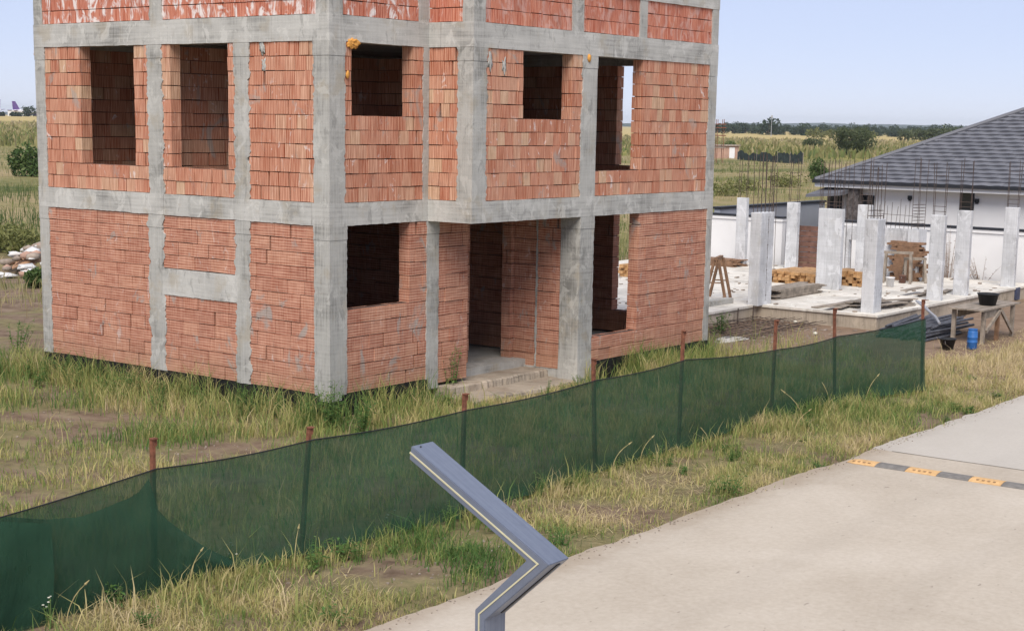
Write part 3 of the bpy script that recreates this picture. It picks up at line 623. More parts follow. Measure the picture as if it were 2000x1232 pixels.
# loose second layer of net slung from the nearest whole post, hanging down on both sides
def slung(upper, lower, name, yoff, seed):
    n = 44; nz = 14; vs = []
    def interp(a, s): 
        for (u0, v0), (u1, v1) in zip(a[:-1], a[1:]):
            if s <= u1: f = (s-u0)/(u1-u0); f2 = f; return v0+(v1-v0)*f2
        return a[-1][1]
    u0 = max(upper[0][0], lower[0][0]); u1 = min(upper[-1][0], lower[-1][0])
    for i in range(n+1):
        s = u0+(u1-u0)*i/n; y0 = feet[1][1]+yoff-0.16*(s-300)/600
        a = ony(s, interp(upper, s), y0); b = ony(s, interp(lower, s), y0); b[2] = max(b[2], G+0.03)
        for j in range(nz+1):
            g = j/nz; P = b*(1-g)+a*g; P = P+np.array((0, -0.05*math.sin(math.pi*g)*(1+mnoise.noise((s*.01, g*2, seed)))-0.02*mnoise.noise((s*.02, g*5, seed+3)), 0)); vs.append(P)
    fs = [(i*(nz+1)+j, (i+1)*(nz+1)+j, (i+1)*(nz+1)+j+1, i*(nz+1)+j+1) for i in range(n) for j in range(nz)]
    mb = MB(); mb.add(vs, fs); return mb.build(name, M['net'], fence, True)
slung([(-280, 985), (-100, 1003), (0, 1008), (90, 1014), (150, 1010), (210, 990), (262, 968), (282, 948), (297, 922), (300, 985), (330, 1018), (400, 1068), (470, 1100), (540, 1118), (585, 1122)],
      [(-280, 1320), (0, 1262), (150, 1212), (300, 1160), (440, 1124), (585, 1124)], 'slung_net', -0.16, 4.0)
slung([(-280, 995), (0, 1018), (100, 1022)], [(-280, 1322), (0, 1260), (88, 1235), (100, 1230)], 'slung_net', -0.24, 9.0)

# ---------------------------------------------------------------- bent garden lamp by the road, its strip unlit
lx = -14.482; lamp = thing('street_lamp', 'grey metal lamp post with arrow-like bent arm and pale light strip', 'lamp', (lx+0.075, -14.842, G))
front = [(-14.434, 3.335), (-14.422, 3.273), (-15.092, 2.922), (-14.813, 2.646), (-14.814, G+0.02), (-14.872, G+0.02), (-14.871, 2.609), (-15.214, 2.924)]
def lamp_profile():
    import bmesh
    bm = bmesh.new(); a = [bm.verts.new((lx, y, z)) for y, z in front]; b = [bm.verts.new((lx+0.15, y, z)) for y, z in front]
    quads = [(0, 1, 2, 7), (7, 2, 3, 6), (6, 3, 4, 5)]
    for q in quads: bm.faces.new([a[i] for i in q]); bm.faces.new([b[i] for i in q][::-1])
    n = len(front)
    for i in range(n): bm.faces.new((a[i], b[i], b[(i+1) % n], a[(i+1) % n]))
    bmesh.ops.recalc_face_normals(bm, faces=bm.faces)
    bmesh.ops.bevel(bm, geom=[e for e in bm.edges if len(e.link_faces) == 2 and e.calc_face_angle(0) > 0.3], offset=0.003, segments=2, affect='EDGES')
    me = bpy.data.meshes.new('arm'); bm.to_mesh(me); bm.free(); me.materials.append(M['lamp']); o = bpy.data.objects.new('arm', me); col.objects.link(o); attach(o, lamp); return o
arm = lamp_profile()
led = [(-14.428, 3.305), (-15.155, 2.919), (-14.838, 2.632), (-14.842, 0.2)]
def strip(path, wd, x0, x1, name, mat, par):
    mb = MB(); left = []; right = []
    P = [np.array(q) for q in path]
    for i, q in enumerate(P):
        ds = []
        if i > 0: d = q-P[i-1]; ds.append(d/np.linalg.norm(d))
        if i < len(P)-1: d = P[i+1]-q; ds.append(d/np.linalg.norm(d))
        ns = [np.array((-d[1], d[0])) for d in ds]; n_ = sum(ns); n_ /= np.linalg.norm(n_); k = wd/2/max(0.3, n_@ns[0])
        left.append(q+n_*k); right.append(q-n_*k)
    for i in range(len(P)-1):
        q = [left[i], left[i+1], right[i+1], right[i]]
        vs = [(x0, y, z) for y, z in q]+[(x1, y, z) for y, z in q]
        mb.add(vs, [(0, 1, 2, 3), (7, 6, 5, 4), (0, 4, 5, 1), (1, 5, 6, 2), (2, 6, 7, 3), (3, 7, 4, 0)])
    return mb.build(name, mat, par)
strip(led, 0.0068, lx-0.004, lx+0.004, 'light_strip', M['led'], lamp)
P0_ = np.array((-15.214, 2.924)); P1_ = np.array((-14.871, 2.609)); e_ = (P1_-P0_)/np.linalg.norm(P1_-P0_); nn2 = np.array((e_[1], -e_[0])); nn2 = nn2 if nn2[1] < 0 else -nn2
mb = MB(); c_ = (P0_+P1_)/2+nn2*0.0015; mb.obox((lx+0.098, c_[0], c_[1]), (0.013, 0, 0), (0, e_[0]*0.205, e_[1]*0.205), (0, nn2[0]*0.0025, nn2[1]*0.0025)); mb.build('groove', M['anthracite'], lamp)   # dark groove under the lower arm
mb = MB(); mb.lathe((lx+0.045, -14.452, 3.322), [(0.004, 0), (0.004, 0.008)], 8); mb.build('screw', M['anthracite'], lamp)
mb = MB(); mb.box(lx-0.04, lx+0.19, -14.94, -14.74, G+0.027, G+0.042); [mb.lathe((lx+a, -14.842+b, G+0.042), [(0.012, 0), (0.012, 0.012)], 6) for a in (-0.02, 0.17) for b in (-0.08, 0.08)]; mb.build('base_plate', M['lamp'], lamp)

# ---------------------------------------------------------------- speed bump
bump = thing('speed_bump', 'yellow and black rubber speed bump lying across the concrete road', 'speed bump', (2.85, -10, G))
M['rub_y'] = plain('yellow_rubber', (0.60, 0.38, 0.18), 0.8, 0.2, 9); M['rub_k'] = plain('black_rubber', (0.185, 0.175, 0.165), 0.8, 0.25, 9); M['rub_d'] = plain('dark_stud', (0.34, 0.22, 0.12), 0.8)
zt = G+0.027
def bump_seg(y0, y1, yellow, end=False):
    mb = MB(); n = 8; prof = [(-0.18+0.36*i/n, 0.05*math.sin(math.pi*(0.12+0.76*i/n))**1.0-0.012) for i in range(n+1)]
    ys = [y0, y1]
    if end: ys = [y0, (y0+y1)/2+0.12, y1]
    rings = []
    for y in ys:
        k = 1.0
        if end and y == y1: k = 0.35
        rings.append([(2.85+x*(0.75 if k < 1 else 1), y, zt+max(0.0, z*k)) for x, z in prof]+[(2.85+0.18*(0.75 if k < 1 else 1), y, zt-0.001), (2.85-0.18*(0.75 if k < 1 else 1), y, zt-0.001)])
    mb.loft(rings); o = mb.build('segment', M['rub_y' if yellow else 'rub_k'], bump)
    if yellow:
        st = MB()
        for k in range(4): st.box(2.85-0.125, 2.85-0.085, y0+0.10+0.085*k, y0+0.135+0.085*k, zt+0.026, zt+0.0375)
        st.build('stud', M['rub_d'], o)
bump_seg(-9.04, -8.56, True, True)
for k in range(9): bump_seg(-9.04-0.5*(k+1)+0.006, -9.04-0.5*k-0.002, k % 2 == 1)

# ---------------------------------------------------------------- neighbour's foundation with cast columns
site = thing('column_foundation', 'pale concrete foundation slab with standing cast columns and rebar beside brick building', 'foundation', (24, 2, G))
mb = MB()
out = [(18.45, -1.9), (34, -1.9), (34, 12.5), (13.4, 12.5), (13.4, 1.62), (18.45, 1.62)]
def prism(mb, pts, z0, z1, mi=0):
    n = len(pts); vs = [(x, y, z0) for x, y in pts]+[(x, y, z1) for x, y in pts]
    mb.add(vs, [tuple(range(n))[::-1], tuple(range(n, 2*n))]+[(i, (i+1) % n, n+(i+1) % n, n+i) for i in range(n)], mi)
prism(mb, [(18.5, -1.85), (30.2, -1.85), (30.2, 12.0), (13.45, 12.0), (13.45, 1.67), (18.5, 1.67)], -0.6, -0.06); mb.build('retaining_wall', M['wallconc'], site)
mb = MB(); prism(mb, [(18.46, -1.89), (30.2, -1.89), (30.2, 12.04), (13.41, 12.04), (13.41, 1.63), (18.46, 1.63)], -0.06, 0.0); mb.build('slab', M['slab'], site)
def cage(mb, x0, x1, y0, y1, z0, z1, nx=2, ny=2, stir=(), r=0.009, lean=0.05):
    ins = 0.045
    pts = [(x, y) for x in np.linspace(x0+ins, x1-ins, nx) for y in np.linspace(y0+ins, y1-ins, ny)]
    for (x, y) in pts:
        dx, dy = rnd(-lean, lean), rnd(-lean, lean); mb.tube([(x, y, z0-0.05), (x+dx*0.3, y+dy*0.3, (z0+z1)/2), (x+dx, y+dy, z1+rnd(-0.12, 0.06))], r, 5)
    for z in stir:
        q = [(x0+ins, y0+ins, z), (x1-ins, y0+ins, z), (x1-ins, y1-ins, z), (x0+ins, y1-ins, z), (x0+ins, y0+ins, z)]
        for a, b in zip(q[:-1], q[1:]): mb.tube([a, b], 0.006, 4)
def site_col(u, v, vt, dx, dy, nx=2, ny=2, stir=(0.12, 0.3), rb=1.45, name='column'):
    p_ = onz(u, v, 0.0); x, y = p_[0], p_[1]; h = height_at((x, y), vt+2)
    mb = MB(); rings = []
    for k in range(9):
        z = -0.02+(h+0.02)*k/8; j = lambda: rnd(-0.004, 0.004)
        rings.append([(x+j(), y+j(), z), (x+dx+j(), y+j(), z), (x+dx+j(), y+dy+j(), z), (x+j(), y+dy+j(), z)])
    mb.loft(rings); o = mb.build(name, M['cage_conc'], site); o.modifiers.new('b', 'BEVEL').width = 0.012
    c = MB(); cage(c, x, x+dx, y, y+dy, h, h+rb, nx, ny, [h+s for s in stir]); c.build('rebar_cage', M['rebar'], o)
    return x, y, h, o
site_col(1453, 520, 385, 0.2, 0.38, 2, 2, (0.25, 0.9)); site_col(1553, 525, 394, 0.2, 0.42, 2, 2, (0.1, 1.0))
x, y, h, c2 = site_col(1480, 597, 414, 0.75, 0.32, 4, 2, (), 1.6)
mb = MB()      # tie holes and shutter joint on the broad face
for z in np.linspace(0.25, h-0.2, 7): mb.box(x+0.40, x+0.44, y-0.006, y+0.02, z, z+0.018)
mb.box(x+0.415, x+0.421, y-0.004, y+0.02, 0.1, h-0.1); mb.build('shutter_marks', M['mortar'], c2)
site_col(1638, 567, 407, 0.18, 0.78, 2, 4, (0.1, 0.2)); site_col(1692, 560, 399, 0.22, 0.42)
x, y, h, c6 = site_col(1705, 612, 427, 0.5, 0.36, 3, 2, (0.08, 0.22))
mb = MB(); mb.box(x-0.06, x+0.56, y-0.08, y+0.2, -0.36, -0.012); mb.build('membrane', M['blueboard'], c6)
for (u, v, vt) in ((1836, 588, 419), (1887, 578, 410), (1979, 561, 404)): site_col(u, v, vt, 0.18, 0.42, 2, 2, (0.1, 0.24, 1.1))
pc = onz(1979, 561, 0); mb = MB(); mb.box(pc[0]-.03, pc[0]+.25, -1.93, -1.7, -0.38, -0.012); mb.build('membrane', M['blueboard'], site)
# low cast wall with door gap behind, and the comb of starter bars on it
wx = 28.4; zt_ = onx(1760, 447, wx)[2]
yl = onx(1648, 500, wx)[1]; yd0 = onx(1656, 500, wx)[1]; yd1 = onx(1674, 500, wx)[1]; yr = onx(1797, 500, wx)[1]
mb = MB(); mb.box(wx, wx+0.22, yd0, yl, -0.01, zt_); mb.box(wx, wx+0.22, yr, yd1, -0.01, zt_+0.002); mb.box(wx+0.001, wx+0.219, yd1+0.001, yd0-0.001, zt_-0.45, zt_-0.001)
cw = mb.build('cast_wall', M['cage_conc'], site)
mb = MB(); mb.box(wx-0.35, wx+0.27, yr-0.07, yr+0.30, -0.01, zt_+0.02); mb.build('column', M['cage_conc'], site)
mb = MB()
for y in np.linspace(yr+0.5, yd1-0.02, 12): mb.tube([(wx+0.1, y, zt_-0.05), (wx+0.1+rnd(-.05, .05), y+rnd(-.06, .06), zt_+rnd(0.7, 1.0))], 0.008, 4)
mb.build('starter_bars', M['rebar'], cw)
mb = MB(); cage(mb, wx-0.3, wx+0.25, yr-0.05, yr+0.28, zt_, zt_+2.3, 2, 2, [zt_+0.1*k for k in range(1, 9)]); mb.bar((wx+.1, yr+.2, zt_+0.42), (wx+.1, yd1, zt_+0.46), .012, .012); mb.build('rebar_cage', M['rebar'], site)
mb = MB()
for (u, h0) in ((1600, 2.0), (1612, 2.1), (1627, 2.0), (1636, 2.1), (1652, 2.2), (1664, 2.1)):
    p_ = onx(u, 470, 27.6); mb.tube([(27.6, p_[1], -0.02), (27.6+rnd(-.06, .06), p_[1]+rnd(-.06, .06), h0+1.75)], 0.009, 4)
mb.build('starter_bars', M['rebar'], site)
mb = MB()
for (u, h0) in ((1484, 0), (1492, 0), (1500, 0), (1505, 0), (1509, 0), (1514, 0)):
    p_ = ony(u, 470, 4.5); mb.tube([(p_[0], 4.5, -0.02), (p_[0]+rnd(-.06, .06), 4.5+rnd(-.06, .06), 3.85+rnd(-.3, .1))], 0.009, 4)
mb.build('starter_bars', M['rebar'], site)

# ---------------------------------------------------------------- timber, planks, trestles and tools on the site
def board_stack(name, label, cat, x0, y0, L, nrow, nlay, bw, bh, mat, along='x', z0=0.0, messy=0.05, skew=0.0, skip=0.0):
    t = thing(name, label, cat, (x0, y0, z0))
    for k in range(nlay):
        for r_ in range(nrow):
            if random.random() < skip: continue
            s = rnd(-messy, messy)*3; a = x0+s+skew*k; b = y0+r_*(bw+0.012)+rnd(-messy, messy)*0.2; z = z0+k*(bh+0.004)+0.004
            l = L*rnd(0.9, 1.06); mb = MB()
            if along == 'x': mb.box(a, a+l, b, b+bw, z, z+bh, 0, 0.003)
            else: mb.box(x0+r_*(bw+0.012), x0+r_*(bw+0.012)+bw, y0+s, y0+s+l, z, z+bh, 0, 0.003)
            mb.build('board', M[mat], t)
    return t
p_ = onz(1553, 556, 0)
board_stack('timber_stack', 'stack of fresh orange timber behind the wide concrete column with tie holes', 'timber stack', p_[0]+0.2, p_[1]-0.75, 2.0, 13, 4, 0.13, 0.085, 'straw_timber', 'x', 0, 0.06)
board_stack('timber_stack', 'smaller stack of orange timber between the two middle concrete columns', 'timber stack', onz(1655, 560, 0)[0]+.3, onz(1668, 558, 0)[1]-0.3, 1.2, 8, 5, 0.12, 0.085, 'straw_timber', 'x', 0, 0.05)
p_ = onz(1216, 540, 0)
board_stack('timber_stack', 'bundle of yellow timber seen through the ground floor opening of the brick building', 'timber stack', p_[0], p_[1]-1.1, 1.4, 10, 4, 0.12, 0.09, 'straw_timber', 'x', 0, 0.04)
board_stack('plank_pile', 'low pile of grey weathered planks beside the wide foundation column', 'plank pile', 19.9, 1.75, 2.7, 3, 8, 0.22, 0.032, 'old_timber', 'x', 0, 0.05)
board_stack('plank_pile', 'pile of dark boards by the white wall left of the foundation', 'plank pile', onz(1402, 520, 0)[0], onz(1420, 520, 0)[1]-.3, 1.6, 4, 6, 0.2, 0.035, 'brown_timber', 'y', 0, 0.08)
def loose_planks(label, pts, z=0.0):
    t = thing('scattered_planks', label, 'planks', (pts[0][0], pts[0][1], z))
    for k, (x, y, ang, l) in enumerate(pts):
        mb = MB(); d = np.array((math.cos(ang), math.sin(ang), 0)); n_ = np.array((-d[1], d[0], 0)); zz = z+0.02+0.026*(k % 6); mb.obox((x, y, zz), d*l/2, n_*0.10, np.array((0, 0, 0.013))+d*rnd(-0.004, .004)); mb.build('plank', M['old_timber'], t)
loose_planks('grey planks lying loose behind the front corner column of foundation', [(19.9+rnd(-.5, .8), rnd(-0.9, 0.2), rnd(-0.2, 0.25), rnd(1.2, 2.4)) for _ in range(11)])
loose_planks('few grey planks heaped right of the front corner column', [(20.7+rnd(-.4, .6), -1.3+rnd(-.2, .4), rnd(-0.5, 0.5), rnd(0.9, 1.6)) for _ in range(8)])
loose_planks('thin boards lying on the slab between the right columns', [(24.5+rnd(-.7, 1.2), -0.6+rnd(-.4, .5), rnd(-0.3, 0.3), rnd(0.8, 1.5)) for _ in range(6)])
def trestle(label, x, y, z, L, h, ang, mat='brown_timber', group=None):
    t = thing('trestle', label, 'trestle', (x, y, z), group); d = np.array((math.cos(ang), math.sin(ang), 0)); n_ = np.array((-d[1], d[0], 0)); c = np.array((x, y, z))
    mb = MB(); mb.bar(c-d*L/2+(0, 0, h), c+d*L/2+(0, 0, h), 0.10, 0.08); mb.build('top_beam', M[mat], t)
    for s in (-1, 1):
        for q in (-1, 1):
            mb = MB(); mb.bar(c+d*s*L*0.42+(0, 0, h-0.02)+n_*q*0.05, c+d*s*(L*0.46)+n_*q*0.30+(0, 0, 0.0), 0.075, 0.05); mb.build('leg', M[mat], t)
        mb = MB(); mb.bar(c+d*s*L*0.445+n_*0.2+(0, 0, h*0.42), c+d*s*L*0.445-n_*0.2+(0, 0, h*0.42), 0.06, 0.03); mb.build('brace', M[mat], t)
    return t
trestle('brown wooden trestle beside the right edge of the brick building', *onz(1401, 583, 0)[:2], 0.0, 0.9, 1.15, R(20))
p_ = onz(1752, 552, 0)
trestle('wooden trestle standing before the cast wall with starter bars', p_[0], p_[1], 0.0, 0.9, 0.95, R(-70), 'old_timber')
trestle('second wooden trestle, farther right against the cast wall', p_[0]+0.5, p_[1]-0.35, 0.0, 0.7, 0.75, R(-60), 'old_timber')
board_stack('plank_pile', 'brown boards piled high against the cast wall behind the trestles', 'plank pile', p_[0]+0.75, p_[1]-0.35, 0.9, 2, 18, 0.2, 0.065, 'brown_timber', 'y', 0, 0.12)
def bucket(name, label, cat, x, y, z, r0, r1, h, mat, group=None, handle=True):
    t = thing(name, label, cat, (x, y, z), group); mb = MB(); mb.lathe((x, y, z), [(r0, 0), (r1, h), (r1+0.018, h), (r1+0.018, h+0.018), (r1-0.012, h+0.018), (r0-0.01, 0.02), (0.001, 0.02)], 18); mb.build('shell', M[mat], t, True)
    if handle:
        mb = MB(); mb.tube([(x+(r1+.02)*math.cos(a), y-0.02, z+h-0.03-0.6*r1*math.sin(a)) for a in np.linspace(0, math.pi, 10)], 0.006, 5); mb.build('handle', M['steellight'], t)
    return t
p_ = onz(1898, 682, G); t = thing('plastic_barrel', 'blue plastic drum standing under the work table', 'drum', (p_[0], p_[1], G)); mb = MB()
mb.lathe((p_[0], p_[1], G+.005), [(0.10, 0), (0.12, 0.03), (0.12, 0.16), (0.132, 0.175), (0.12, 0.19), (0.12, 0.27), (0.132, 0.285), (0.12, 0.30), (0.12, 0.41), (0.10, 0.46)], 18); mb.build('drum', M['plastic_blue'], t, True)
mb = MB(); mb.lathe((p_[0], p_[1], G+.466), [(0.11, 0), (0.11, 0.03)], 16); mb.build('lid', M['plastic_blue'], t)
p_ = onz(1850, 683, G); bucket('mortar_bucket', 'black mortar bucket on the ground left of the blue drum', 'bucket', p_[0], p_[1], G, 0.13, 0.19, 0.26, 'plastic_black')
tb = thing('work_table', 'rough wooden work table with diagonal braces right of the net fence', 'table', (18.9, -4.55, G)); zt_ = 0.42
for k in range(4):
    mb = MB(); mb.box(17.75+rnd(-.05, .05), 20.3+rnd(-.05, .05), -4.98+0.235*k, -4.76+0.235*k, zt_, zt_+0.035, 0, 0.004); mb.build('plank', M['old_timber'], tb)
for (x, y) in ((17.95, -4.9), (17.95, -4.15), (19.95, -4.9), (19.95, -4.15), (18.9, -4.9)):
    mb = MB(); mb.bar((x, y, G-0.02), (x+rnd(-.02, .02), y, zt_-0.003), 0.09, 0.09); mb.build('leg', M['brown_timber' if x > 18.5 and x < 19.5 else 'old_timber'], tb)
mb = MB(); mb.bar((18.0, -4.965, G+0.3), (18.85, -4.965, zt_-.08), 0.05, 0.09); mb.build('brace', M['old_timber'], tb)
mb = MB(); mb.bar((19.85, -4.96, G+0.12), (18.95, -4.96, zt_-.06), 0.05, 0.09); mb.build('brace', M['old_timber'], tb)
mb = MB(); mb.box(18.1, 20.0, -4.2, -4.17, zt_-0.22, zt_-0.02); mb.build('apron', M['old_timber'], tb)
mb = MB(); mb.box(17.9, 18.9, -4.93, -4.905, zt_-0.2, zt_-0.004); mb.build('apron', M['old_timber'], tb)
p_ = onz(1926, 596, zt_+.04); bucket('mortar_bucket', 'black mortar tub standing on the work table', 'tub', p_[0]+.1, p_[1], zt_+0.042, 0.20, 0.26, 0.27, 'plastic_black', None, False)
# heap of dark shoring tubes, a few pale ones on top
tp_ = thing('tube_heap', 'heap of dark metal tubes and boards behind the end of the net fence', 'tube heap', (18.8, -3.1, G)); rs = random.Random(4)
for k in range(46):
    lay = k // 12; x0 = 17.3+rs.uniform(-.35, .35)+lay*.12; yy = -3.75+1.35*((k % 12)/12)+lay*0.05; z = G+0.045+0.075*lay+rs.uniform(0, .02); a = rs.uniform(-.10, .16)
    mb = MB(); L = rs.uniform(2.2, 3.2); mb.tube([(x0, yy, z), (x0+L*math.cos(a), yy+L*math.sin(a), z+rs.uniform(-.02, .05))], 0.035, 7); mb.build('tube', M['steelpipe'], tp_)
for k in range(4):
    mb = MB(); x0 = 18.4+0.12*k; mb.tube([(x0, -3.6+.08*k, G+0.36+0.03*k), (x0+1.9, -2.3+.1*k, G+0.62)], 0.032, 7); mb.build('tube', M['steellight'], tp_)
# rebar mat and stones on the bare soil
rm = thing('rebar_mat', 'rusty rebar mat lying on bare soil before the foundation', 'rebar mat', (16.2, 0.6, G))
for k in range(16):
    mb = MB(); y = -0.5+0.13*k; mb.tube([(14.0+rnd(-.2, .2), y, G+0.06+rnd(0, .04)), (16.3, y+rnd(-.05, .05), G+0.09+rnd(0, .06)), (18.2+rnd(-.2, .2), y, G+0.10+rnd(0, .08))], 0.008, 5); mb.build('bar', M['rebar'], rm)
for k in range(12):
    mb = MB(); x = 14.3+0.32*k; mb.tube([(x, -0.6, G+0.075+rnd(0, .04)), (x+rnd(-.05, .05), 1.5, G+0.11+rnd(0, .04))], 0.007, 5); mb.build('bar', M['rebar'], rm)
stick = MB()
for (u, v, h) in ((1440, 635, 0.45), (1470, 628, 0.42), (1502, 620, 0.5)):
    p_ = onz(u, v, G); stick.tube([(p_[0], p_[1], G), (p_[0]+.01, p_[1], G+h)], 0.016, 5)
stick.build('stake', M['rebar'], rm)
M['lime'] = plain('spilt_lime', (0.55, 0.52, 0.48), 0.95, 0.15, 5)
p_ = onz(1428, 664, G); o = blob((p_[0], p_[1], G+0.0), 0.55, 3, 'lime_patch', 'lime', None, 3, 0.45, (1.1, 0.6, 0.10)); tag(o, 'pale patch of spilt lime on the bare soil right of the building', 'lime patch')
for (u, v, lb) in ((1553, 632, 'small white scrap of foam on the soil by the foundation'), (1592, 655, 'yellowish scrap lying on soil just above the fence net')):
    p_ = onz(u, v, G); o = blob((p_[0], p_[1], G+0.05), 0.09, u, 'scrap', 'petal', None, 1, 0.4, (1, 0.7, 0.5)); tag(o, lb, 'scrap')
blk = thing('concrete_block', 'flat grey concrete block on the slab by the brown trestle', 'block', (*onz(1400, 594, 0)[:2], 0)); p_ = onz(1388, 597, 0)
for k in range(2):
    mb = MB(); mb.box(p_[0]+0.62*k-.2, p_[0]+0.62*k+0.4, p_[1]-.12, p_[1]+.15, 0.004, 0.14, 0, .006); mb.build('kerb_piece', M['concrete'], blk)
for k, (u, v, mt, r_, lb) in enumerate(((1738, 560, 'render', .13, 'white paint pail on the slab before the trestles'), (1762, 553, 'brown_panel', .11, 'red and white pail under the trestle'), (1792, 540, 'brown_panel', .10, 'small red pail right of the trestles'))):
    p_ = onz(u, v, 0); bucket('pail', lb, 'pail', p_[0], p_[1], 0.003, r_*.85, r_, r_*2.1, mt)
# brown slatted panel leaning at the wall
bp = thing('slatted_panel', 'brown panel of wide horizontal boards between the foundation columns', 'panel', (30.0, 6.5, 0)); y1 = onx(1553, 500, 29.9)[1]; y0 = onx(1604, 500, 29.9)[1]; za = 0.0; zb = onx(1575, 441, 29.9)[2]
for k in range(8):
    h = (zb-za)/8; mb = MB(); mb.box(29.86+0.012*(k % 2), 29.90+0.012*(k % 2), y0, y1, za+k*h+0.012, za+(k+1)*h-0.008, 0, .004); mb.build('slat', M['brown_panel'], bp)
for y in (y0+.1, (y0+y1)/2, y1-.1):
    mb = MB(); mb.box(29.915, 29.97, y-.03, y+.03, za, zb); mb.build('batten', M['brown_timber'], bp)

# ---------------------------------------------------------------- perimeter walls and the house behind
def wall_run(name, label, x0, x1, y0, y1, zt_, mat, cat='wall'):
    t = thing(name, label, cat, ((x0+x1)/2, (y0+y1)/2, G)); mb = MB(); mb.box(x0, x1, y0, y1, G-.1, zt_); mb.build('wall', M[mat], t)
    mb = MB(); mb.box(x0-.05, x1+.05, y0-.03, y1+.03, zt_, zt_+0.11); mb.build('coping', M['render'], t)
    mb = MB(); mb.box(x0-.075, x1+.075, y0-.05, y1+.05, zt_+0.11, zt_+0.175); mb.build('cap', M['anthracite'], t)
wall_run('perimeter_wall', 'long white perimeter wall with dark cap before the grey-roofed house', 30.5, 30.75, -14, 4.9, 1.50, 'render')
wall_run('perimeter_wall', 'short white perimeter wall with dark cap at the left of the foundation', 30.5, 30.75, 7.28, 13.5, 1.50, 'render')
t = thing('grey_wall', 'smooth grey wall with black cap running back behind the white wall', 'wall', (35, 10.2, G)); mb = MB(); mb.box(31.0, 39.5, 10.1, 10.35, G-.1, 1.80); mb.build('wall', M['greywall'], t); mb = MB(); mb.box(30.95, 39.55, 10.05, 10.4, 1.80, 1.88); mb.build('cap', M['anthracite'], t)

house = thing('bungalow', 'white single-storey house with dark grey hipped tile roof', 'house', (41, 0, G))
HX, HY0, HY1, ZE = 36.0, -12.0, 7.98, 2.62
mb = MB(); mb.box(HX, 46.4, HY0, HY1, G-.1, ZE); mb.build('wall', M['render2'], house)
EX0, EX1, EY0, EY1, ZR = 35.4, 47.0, -13.0, 8.55, 5.56
RX = (EX0+EX1)/2; RY1 = EY1-5.8; RY0 = EY0+5.8; zE = 2.80
rm_ = MB(); vs = [(EX0, EY0, zE), (EX1, EY0, zE), (EX1, EY1, zE), (EX0, EY1, zE), (RX, RY0, ZR), (RX, RY1, ZR)]
rm_.add(vs, [(0, 3, 5, 4), (1, 0, 4), (2, 1, 4, 5), (3, 2, 5), (3, 2, 1, 0)]); roof = rm_.build('roof', M['anthracite'], house)
nrow = 20; sl_len = math.hypot(RX-EX0, ZR-zE); un = np.array((RX-EX0, 0, ZR-zE))/sl_len; nn_ = np.array((-un[2], 0, un[0])); TW = 1.22
for r_ in range(nrow):
    s0, s1 = sl_len*r_/nrow, sl_len*(r_+1)/nrow+0.02; ya = EY1-(s0/sl_len)*5.8; yb = EY1-(s1/sl_len)*5.8
    y = -8.5+(TW/2)*((r_*0.37) % 1); 
    while y < ya:
        y2 = min(y+TW, ya); y2t = min(y+TW, max(yb, y+0.02)); n_ = 10; mb = MB(); rings = []
        for k in range(n_+1):
            f = k/n_; yy = y+0.004+(y2-y-0.008)*f; yt = y+0.004+(y2t-y-0.008)*f; wv = 0.014*math.sin(f*math.pi*4)
            A = np.array((EX0, 0, zE))+un*s0+nn_*(0.075+wv); B = np.array((EX0, 0, zE))+un*s1+nn_*(0.014+wv); Cc = np.array((EX0, 0, zE))+un*s0+nn_*0.004; Dd = np.array((EX0, 0, zE))+un*s1+nn_*0.004
            rings.append([(Cc[0], yy, Cc[2]), (A[0], yy, A[2]), (B[0], yt, B[2]), (Dd[0], yt, Dd[2])])
        mb.loft(rings); mb.build('tile', M['rooftile'], roof); y = y2
for a, b in (((EX0, EY1, zE), (RX, RY1, ZR)), ((RX, RY1, ZR), (RX, RY0, ZR))):
    mb = MB(); mb.tube([np.array(a)+(0, 0, .05), np.array(b)+(0, 0, .06)], 0.085, 8); mb.build('ridge_cap', M['rooftile'], roof)
mb = MB(); mb.box(EX0-0.12, EX0, EY0, EY1+0.05, zE-0.07, zE+0.05); mb.build('gutter', M['anthracite'], house)
mb = MB(); mb.box(EX0+0.005, EX0+0.03, EY0, EY1, zE-0.22, zE-0.01); mb.box(EX0+.03, HX+.05, EY0+.1, EY1-.02, zE-0.21, zE-.17); mb.build('fascia', M['render'], house)
def opening(name, u0, u1, v0, v1, frame='anthracite', deep=0.05, bars=1):
    a = onx(u0, v0, HX); b = onx(u1, v1, HX); y0, y1 = sorted((a[1], b[1])); z0, z1 = sorted((a[2], b[2]))
    mb = MB(); mb.box(HX-0.03, HX+0.02, y0, y1, z0, z1); f = mb.build(name, M[frame], house)
    mb = MB()
    for k in range(bars): 
        q = y0+(y1-y0)*k/bars; q2 = y0+(y1-y0)*(k+1)/bars; mb.box(HX-0.038, HX-0.025, q+.06, q2-.06, z0+.06, z1-.06)
    mb.build('pane', M['glass'], f)
opening('window', 1617, 1643, 376, 425, bars=2); opening('window', 1682, 1706, 381, 430, bars=2); opening('door', 1876, 1898, 372, 470, bars=1)
for (u, v) in ((1778, 386), (1909, 392)):
    a = onx(u, v, HX); mb = MB(); mb.box(HX-0.09, HX-0.002, a[1]-.07, a[1]+.07, a[2]-.07, a[2]+.07); mb.box(HX-0.07, HX-.02, a[1]-.05, a[1]+.05, a[2]-.12, a[2]-.07); mb.build('wall_lamp', M['anthracite'], house)
a = onx(1656, 400, 35.7); b = onx(1678, 400, 35.7); mb = MB(); mb.box(35.55, 35.98, b[1], a[1], G, 2.58); mb.build('stone_pillar', M['stonecl'], house)
a = onx(1588, 378, 35.2); b = onx(1650, 378, 35.2); mb = MB(); z_ = a[2]
